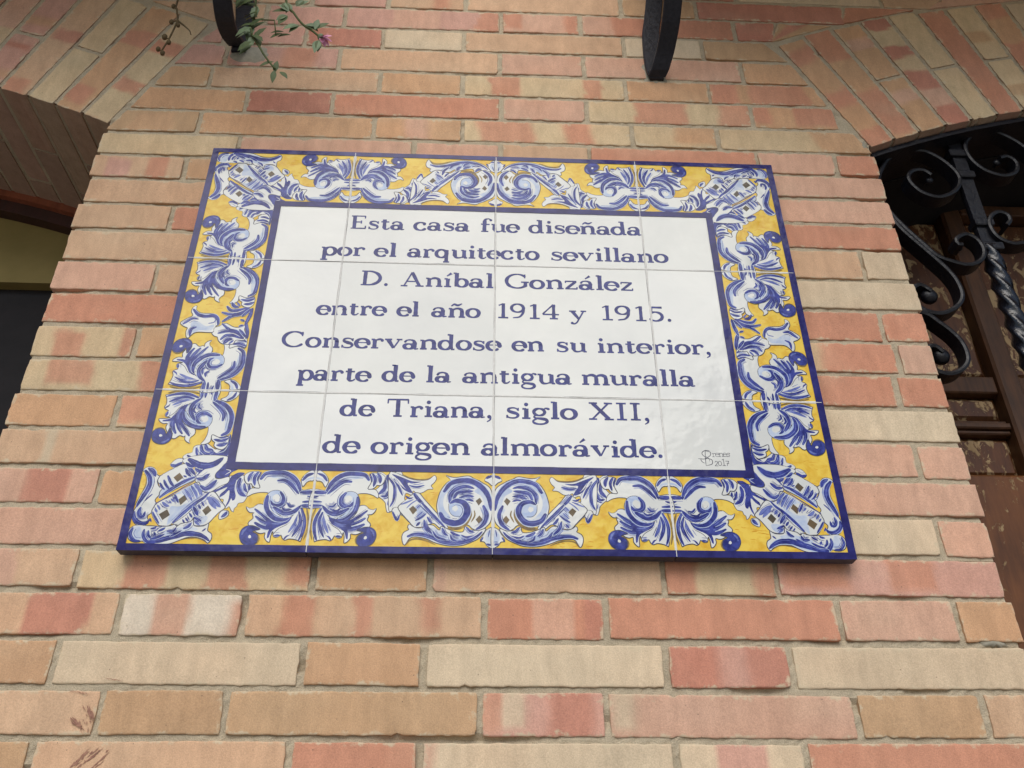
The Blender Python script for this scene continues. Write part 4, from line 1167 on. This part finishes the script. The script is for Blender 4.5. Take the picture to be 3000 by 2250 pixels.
LEAFA = [(-0.371, -0.09, 0.5282), (-0.3787, -0.09, 0.5298), (-0.3831, -0.09, 0.5336), (-0.3597, -0.09, 0.5109), (-0.3629, -0.09, 0.4988), (-0.3688, -0.09, 0.4809), (-0.368, -0.09, 0.4598), (-0.3604, -0.09, 0.4659), (-0.3539, -0.09, 0.4798), (-0.3468, -0.09, 0.4648), (-0.3456, -0.09, 0.4477), (-0.3549, -0.09, 0.4453), (-0.3607, -0.09, 0.4281), (-0.3219, -0.09, 0.4604), (-0.311, -0.09, 0.4611), (-0.3217, -0.09, 0.4681), (-0.3266, -0.09, 0.3987), (-0.3127, -0.09, 0.3922), (-0.3135, -0.09, 0.3725), (-0.3, -0.09, 0.3768)]
STEMF = [(-0.3115, -0.11, 0.5193), (-0.2961, -0.11, 0.4847), (-0.2796, -0.11, 0.4587), (-0.2635, -0.11, 0.4445), (-0.2526, -0.11, 0.432)]
FLOW = (-0.2459, -0.11, 0.4305)
LEAFF = [(-0.2606, -0.11, 0.4503), (-0.2539, -0.11, 0.4227), (-0.2875, -0.11, 0.4545), (-0.2746, -0.11, 0.4571), (-0.3074, -0.11, 0.4879), (-0.3104, -0.11, 0.5015), (-0.2926, -0.11, 0.5065), (-0.3081, -0.11, 0.4743)]


# ------------------------------------------------------------------ scroll brackets of the two balconies
def strap(mb, path, wd, th, m=0):
    """flat bar of width wd (along x) following a path of (x, y, z)"""
    q = smooth_pts(path, .006); n_ = len(q); rings = []
    for i, p in enumerate(q):
        d = q[min(i + 1, n_ - 1)] - q[max(i - 1, 0)]; nn = np.array((0, -d[2], d[1])); nn = nn / max(np.linalg.norm(nn), 1e-9) * th / 2
        X_ = np.array((wd / 2, 0, 0)); c = np.array((.0014, 0, 0))
        rings.append([tuple(v) for v in (p - X_ + c + nn, p + X_ - c + nn, p + X_ + nn * .6, p + X_ - nn * .6, p + X_ - c - nn, p - X_ + c - nn, p - X_ - nn * .6, p - X_ + nn * .6)])
    mb.loft(rings, m)


BR = [([(.268, -.26, .783), (.268, -.185, .77), (.2685, -.155, .715), (.2685, -.14, .65), (.2683, -.115, .592), (.2677, -.078, .555), (.2662, -.056, .540), (.263, -.034, .5245), (.257, -.016, .507), (.2535, -.0085, .503), (.2512, -.0062, .519), (.2505, -.0055, .545), (.2509, -.0052, .568), (.2532, -.005, .609), (.2600, -.006, .652), (.266, -.012, .70), (.268, -.02, .765)], (.2535, 0, .503),
       "bare black iron scroll bracket set in grey cement above the right of the plaque"),
      ([(-.41, -.26, .783), (-.41, -.20, .765), (-.41, -.18, .70), (-.4105, -.165, .63), (-.4106, -.14, .578), (-.4106, -.105, .545), (-.4108, -.078, .529), (-.4105, -.056, .5235), (-.409, -.034, .5265), (-.4058, -.013, .5365), (-.4040, -.0078, .545), (-.4036, -.006, .571), (-.4065, -.0055, .606), (-.411, -.0055, .635), (-.414, -.008, .68), (-.412, -.015, .765)], (-.405, 0, .535),
       "black iron scroll bracket with green leaves trailing over it, above the left of the plaque")]
for path, base, lab in BR:
    br = thing('scroll_bracket', base, lab, 'bracket', 'iron scroll brackets under the balconies')
    b = MB(); strap(b, path, .028, .0075); b.build('scroll', M_BRK, br, smooth=False)
    b = MB(); b.loft([[(base[0] + sx_ * s_, y, base[2] + .004 + sz_ * s_) for sx_, sz_ in ((-.011, -.009), (.011, -.009), (.011, .012), (-.011, .012))] for y, s_ in ((.012, 1), (-.006, 1), (-.009, .7))]); b.build('foot', M_BRK, br)

PLAST = mat_plain('balcony_plaster', (.42, .36, .28), (.52, .45, .36), 8, .9)
for xa, xb, lab in ((-2.4, -.385, 'left plaster balcony slab above the left arch, out of the picture'), (.235, 2.4, 'right plaster balcony slab above the right arch, out of the picture')):
    bl = thing('balcony', ((xa + xb) / 2, -.2, .79), lab, 'balcony', 'balconies over the two arches')
    b = MB(); b.box(xa, xb, -.52, -.0005, .79, .87); b.box(xa - .02, xb + .02, -.54, -.0005, .87, .91); b.build('slab', PLAST, bl)
    b = MB()
    n_ = int((xb - xa) / .11)
    for i in range(n_ + 1):
        x = xa + (xb - xa) * i / n_; b.tube([(x, -.51, .91), (x, -.51, 1.85)], .007, 6)
    b.box(xa, xb, -.525, -.495, 1.85, 1.865); b.box(xa, xb, -.518, -.502, .98, .992); b.build('railing', M_IRON, bl)

# ------------------------------------------------------------------ iron grille in the right opening
gr_ = thing('window_grille', (.728, .04, 0), 'black wrought iron grille of scrolls and a twisted bar in the right opening', 'grille')
YG = .04


def flat(mb, pts, wy=.025, th=.0060, step=.004):
    q = smooth_pts([(p[0] / 1000, p[1] / 1000) for p in pts], step); n_ = len(q); rings = []
    for i, p in enumerate(q):
        d = q[min(i + 1, n_ - 1)] - q[max(i - 1, 0)]; d = d / max(np.linalg.norm(d), 1e-9); nn = np.array((-d[1], d[0])) * th / 2
        a, b = p + nn, p - nn; c = .0012
        rings.append([(a[0], YG - wy / 2 + c, a[1]), (a[0], YG + wy / 2 - c, a[1]), (p[0], YG + wy / 2, p[1]), (b[0], YG + wy / 2 - c, b[1]), (b[0], YG - wy / 2 + c, b[1]), (p[0], YG - wy / 2, p[1])])
    mb.loft(rings)


b = MB()
bar = [(.732, .57), (.730, .40), (.7275, .30), (.7265, .197)]
b.loft([[(x - .0105, YG - .005, z), (x + .0105, YG - .005, z), (x + .0115, YG, z), (x + .0105, YG + .005, z), (x - .0105, YG + .005, z), (x - .0115, YG, z)] for x, z in bar]); b.build('flat_bar', M_IRON, gr_)
b = MB(); rings = []
for i in range(540):
    z = .207 - i * .003; t = math.radians(45) + .5 * math.pi * (i * .003) / .033
    r_ = .0142
    rings.append([(.7255 + r_ * k_ * math.cos(t + j * math.pi / 8), YG + r_ * k_ * math.sin(t + j * math.pi / 8), z) for j in range(16) for k_ in ((1.0, .80, .72, .80)[j % 4],)])
b.loft(rings); b.build('twisted_bar', M_GLOSS, gr_, smooth=True)
for zc, hw in ((.394, .0145), (.348, .0135), (.250, .0145), (.204, .0155)):
    b = MB()
    b.loft([[(.728 + s_ * x, YG + s2 * y, zc + dz) for x, y in ((-1, -.8), (1, -.8), (1, .8), (-1, .8)) for s_, s2 in ((hw * k_, .0125 * k_),)] for dz, k_ in ((-.0068, .9), (-.005, 1), (.005, 1), (.0068, .9))])
    b.build('collar', M_IRON, gr_)
SC = [[(577, 281), (584, 325), (600, 359), (614, 376), (643, 391), (669, 394), (685, 386), (700, 371), (712, 350), (713, 331), (700, 310), (672, 296), (647, 305), (634, 326), (636, 342), (648, 351), (662, 351), (671, 342)],
      [(792, 384), (805, 387), (815, 375), (808, 354), (785, 345), (758, 357), (743, 383), (744, 412), (762, 432), (795, 443), (823, 428), (844, 401), (862, 359), (870, 310)],
      [(760, 243), (768, 253), (767, 264), (755, 269), (741, 260), (734, 242), (739, 220), (757, 208), (782, 212), (813, 228), (844, 261)],
      [(682, 203), (676, 203), (675, 213), (692, 223), (706, 214), (711, 197), (706, 180), (693, 169), (678, 165), (659, 170), (638, 181), (623, 203), (604, 232), (587, 266), (578, 300)],
      [(613, 122), (605, 120), (601, 108), (609, 93)][:0] or [(580, 281), (590, 247), (601, 224), (616, 202), (633, 177), (647, 155), (655, 134), (656, 111), (648, 95), (634, 84), (617, 77), (599, 80), (587, 91), (584, 106), (589, 121), (601, 126), (613, 116)],
      [(578, 81), (597, 75), (609, 63), (624, 46), (633, 29), (635, 10), (631, -4), (619, -16), (603, -22), (587, -18), (578, -7), (576, 7), (584, 20), (594, 22), (603, 13)]]
for p_ in SC:
    b = MB(); flat(b, p_); b.build('scroll', M_IRON, gr_, smooth=False)
for x, z, r_ in ((.6130, .1133, .0122), (.6032, .0115, .0122), (.6717, .3395, .006), (.6815, .2043, .005), (.7912, .3826, .006)):
    b = MB(); b.ball((x, YG, z), r_, sq=(1, .8, 1)); b.build('knob', M_IRON, gr_, smooth=True)
for k in range(1, 7):                                            # the other bars of the grille, beyond the right edge of the picture
    for src in [o for o in gr_.children if o.name in ('flat_bar', 'twisted_bar')]:
        c = src.copy(); c.parent = gr_; c.location = (.160 * k, 0, 0); COL.objects.link(c)
# frame of flat iron following the arch, and jamb bar hidden behind the brick edge
b = MB(); rings = []
for ang in np.linspace(A0 - .004, -A0 + .004, 70):
    p0, p1 = ring_pt(1, RI - .003, ang), ring_pt(1, RI - .011, ang)
    rings.append([(p0[0], .012, p0[1]), (p0[0], .085, p0[1]), (p1[0], .085, p1[1]), (p1[0], .012, p1[1])])
b.loft(rings)
b.box(.577, .583, .045, .075, -1.4, .352); b.box(1.825, 1.831, .045, .075, -1.4, .352)
b.build('frame', M_IRON, gr_)

# ------------------------------------------------------------------ peeling door behind the grille
dr = thing('wooden_door', (1.2, .23, -2.346), 'brown wooden door with flaking varnish behind the iron grille', 'door')
W1 = mat_wood('old_brown_varnish', 0, ((64, 42, 27), (94, 62, 38)), 1.0)
W2 = mat_wood('flaking_varnish', .53, ((72, 44, 26), (104, 66, 38)), 3.0)
W3 = mat_wood('flaking_varnish_low', .535, ((72, 44, 26), (104, 66, 38)), 8.0)
W4 = mat_wood('plain_brown_varnish', .60, ((98, 60, 32), (122, 78, 42)), 5.0)


def bev(mb, x0, x1, z0, z1, yf, yb, c=.004):
    mb.loft([[(x0, y, z0), (x1, y, z0), (x1, y, z1), (x0, y, z1)] if d == 0 else [(x0 + d, y, z0 + d), (x1 - d, y, z0 + d), (x1 - d, y, z1 - d), (x0 + d, y, z1 - d)] for y, d in ((yb, 0), (yf + c, 0), (yf, c))])


b = MB(); b.box(.575, 1.835, .262, .30, -2.34, .50); b.build('backing', W1, dr)
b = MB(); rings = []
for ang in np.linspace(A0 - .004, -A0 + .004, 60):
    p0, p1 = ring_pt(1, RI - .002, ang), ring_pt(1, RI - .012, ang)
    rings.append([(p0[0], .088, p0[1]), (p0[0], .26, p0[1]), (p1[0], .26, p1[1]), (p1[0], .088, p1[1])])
b.loft(rings); b.build('shade_lining', mat_plain('recess_shade_black', (.010, .009, .010), (.018, .016, .016), 30, .8), dr)  # added near-black lining; the deep recess shade is put into its colour
for x0, x1 in ((.576, .640), (.797, .833), (.985, 1.05), (1.36, 1.42), (1.58, 1.62), (1.77, 1.832)):
    b = MB(); bev(b, x0, x1, -2.33, .498, .213, .262); b.build('stile', W1, dr)
for x0, x1 in ((.6405, .7965), (.8335, .9845), (1.0505, 1.3595)):
    for z0, z1, mt in ((.10, .435, W2), (.022, .068, W2), (-.075, -.004, W3), (.46, .49, W1)):
        b = MB(); bev(b, x0, x1, z0, z1, .232, .262, .010); b.build('panel', mt, dr)
    for z0, z1, yf in ((.069, .099, .222), (.0145, .0215, .227), (.004, .014, .219), (-.0035, .0035, .225), (.436, .459, .214)):
        b = MB(); bev(b, x0, x1, z0, z1, yf, .262, .002); b.build('rail', W1, dr)
    b = MB(); bev(b, x0, x1, -2.3, -.076, .215, .262); b.build('board', W4, dr)

# ------------------------------------------------------------------ arched doorway on the left
dl = thing('doorway', (-1.2, .28, -2.346), 'dark arched doorway with reddish wood frame and olive transom under the left brick arch', 'doorway')


def arc_piece(name, r0, r1, y0, y1, mt, zmin=None):
    b = MB(); rings = []
    for ang in np.linspace(A0 + .02, -A0 - .02, 60):
        p0, p1 = ring_pt(-1, r0, ang), ring_pt(-1, r1, ang)
        if zmin is not None: p1 = (p0[0], zmin)
        rings.append([(p0[0], y0, p0[1]), (p0[0], y1, p0[1]), (p1[0], y1, p1[1]), (p1[0], y0, p1[1])])
    b.loft(rings); return b.build(name, mt, dl)


arc_piece('frame_moulding', RI + .004, RI - .013, .250, .30, mat_wood('reddish_wood', 0, ((120, 66, 46), (150, 86, 60)), 2.0))
arc_piece('frame', RI + .004, RI - .036, .262, .32, mat_wood('dark_red_wood', 0, ((50, 30, 28), (66, 38, 34)), 4.0))
arc_piece('transom', RI - .030, 0, .285, .32, mat_plain('olive_paint', lin(122, 108, 62), lin(136, 120, 72), 14, .7), .287)
b = MB(); b.box(-1.84, -.566, .305, .33, -2.34, .2865); b.build('dark_infill', mat_plain('interior_darkness', (.008, .007, .009), (.013, .011, .013), 30, .75), dl)  # near-black sheet in place of the dark interior; its shade is in the colour

# ------------------------------------------------------------------ plants hanging down from the left balcony
M_TWIG = mat_plain('dry_stem', lin(70, 58, 38), lin(100, 84, 58), 90, .9)
M_STEM = mat_plain('green_stem', lin(62, 70, 40), lin(92, 100, 60), 90, .8)
M_LEAF = mat_plain('leaf_green', (.045, .068, .022), (.10, .13, .05), 60, .6)
M_LEAF2 = mat_plain('leaf_grey_green', (.10, .14, .075), (.19, .25, .14), 60, .6)
M_PETAL = mat_plain('pink_petal', (.55, .20, .34), (.72, .36, .50), 90, .6)
mm = lambda p, y: (p[0] / 1000, y, p[1] / 1000)


def leaf(mb, base, direc, L, W_, fold=.25, m=0, lobes=0):
    """pointed leaf blade with a folded midrib and curved length"""
    d = Vector(direc).normalized(); s_ = d.cross(Vector((0.15, -1, .25))).normalized(); u = s_.cross(d)
    prof = [0, .55, .9, 1, .85, .5, .04]; rows = []
    for i, k in enumerate(prof):
        t = i / (len(prof) - 1); c = Vector(base) + d * (L * t) + u * (-.18 * L * t * t); h = W_ * k * (1 - .18 * lobes * (i % 2))
        rows.append([tuple(c - s_ * h + u * h * fold), tuple(c), tuple(c + s_ * h + u * h * fold)])
    v = [p for r_ in rows for p in r_]; f = []
    for i in range(len(rows) - 1):
        for j in (0, 1): f.append((3 * i + j, 3 * i + j + 1, 3 * i + j + 4, 3 * i + j + 3))
    mb.add(v, f, m)


rl = random.Random(11)
ds = thing('dry_stem', (-.50, -.12, .92), 'thin bare brown stem with knobbly buds hanging at the upper left', 'stem')
b = MB()
YT = -.07
tw = smooth_pts([(-.455, -.30, .97), (-.452, -.20, .88), (-.462, -.10, .70)] + TWIG, .006)
b.tube([tuple(p) for p in tw], [.0027 - .0014 * i / len(tw) for i in range(len(tw))], 7)
tb_ = smooth_pts(TWIGB, .005); b.tube([tuple(p) for p in tb_], [.0017 - .0011 * i / len(tb_) for i in range(len(tb_))], 6)
b.build('twig', M_TWIG, ds, smooth=True)
for p in TWIGN:
    b = MB(); b.ball(p, rl.uniform(.0026, .0042), n=7, sq=(1, 1, 1.4)); b.tube([p, min(TWIG + TWIGB, key=lambda q: sum((a - c) ** 2 for a, c in zip(p, q)))], .0011, 5); b.build('bud', M_TWIG, ds, smooth=True)

tv = thing('trailing_plant', (-.36, -.09, .92), 'green leafy vine trailing over the left iron bracket', 'plant')
b = MB(); q = smooth_pts([(-.35, -.34, .98), (-.345, -.25, .90), (-.358, -.12, .70)] + STEMA, .006)
b.tube([tuple(p) for p in q], [.0028 - .0014 * i / len(q) for i in range(len(q))], 7)
b.tube([STEMA[2], (STEMA[2][0] + .03, STEMA[2][1], STEMA[2][2] + .0), LEAFA[13]], .0011, 6)
b.build('stem', M_STEM, tv, smooth=True)
for i, p in enumerate(LEAFA):
    near = min(STEMA, key=lambda q: sum((a - c) ** 2 for a, c in zip(p, q)))
    d = Vector(p) - Vector(near); d = d.normalized() if d.length > .003 else Vector((rl.uniform(-1, 1), -.5, -1)).normalized()
    d = (d + Vector((0, rl.uniform(-.4, .3), -.35))).normalized()
    if i in (16, 17, 18, 19): L, W_ = .022, .0042
    elif i in (13, 14, 15): L, W_ = .020, .0040
    else: L, W_ = rl.uniform(.022, .032), rl.uniform(.0048, .0078)
    mt = M_LEAF2 if i in (6, 7, 11, 1, 3) else M_LEAF
    for k in range(1 if i > 12 or i % 2 else 2):
        b = MB(); dd = (d + Vector((rl.uniform(-.5, .5), rl.uniform(-.3, .3), rl.uniform(-.4, .3))) * k).normalized()
        leaf(b, tuple(Vector(p) - dd * L * .5 + Vector((0, -.006 * k, 0))), dd, L, W_, lobes=1 if i < 13 else 0); b.build('leaf', mt, tv, smooth=True)

fs_ = thing('flowering_stem', (-.30, -.11, .92), 'green stem with small clasping leaves ending in one pink flower', 'flower')
b = MB(); q = smooth_pts([(-.33, -.36, .98), (-.325, -.26, .88), (-.32, -.13, .66)] + STEMF, .006)
b.tube([tuple(p) for p in q], [.0026 - .001 * i / len(q) for i in range(len(q))], 7); b.build('stem', M_STEM, fs_, smooth=True)
for i, p in enumerate(LEAFF):
    near = min(STEMF, key=lambda q: sum((a - c) ** 2 for a, c in zip(p, q)))
    d = Vector(p) - Vector(near); d = (d.normalized() if d.length > .003 else Vector((.4, 0, -1))) + Vector((.2, -.1, -.25))
    for k in range(2):
        b = MB(); leaf(b, tuple(Vector(near) * .35 + Vector(p) * .65), (d + Vector((rl.uniform(-.6, .6), 0, rl.uniform(-.5, .5))) * k).normalized(), rl.uniform(.018, .026), rl.uniform(.0045, .007)); b.build('leaf', M_LEAF2 if k else M_LEAF, fs_, smooth=True)
fc = Vector(FLOW); fd = Vector((.75, -.25, -.55)).normalized(); fu = fd.orthogonal().normalized(); fv = fd.cross(fu)
for k in range(7):
    a = 2 * math.pi * k / 7; d = (fd * .8 + (fu * math.cos(a) + fv * math.sin(a)) * .62).normalized()
    b = MB(); leaf(b, tuple(fc - fd * .006), d, .015, .0042, .1); b.build('petal', M_PETAL, fs_, smooth=True)
b = MB(); b.ball(tuple(fc - fd * .008), .0048, n=8, sq=(1, 1, 1.2)); b.build('calyx', M_LEAF2, fs_, smooth=True)
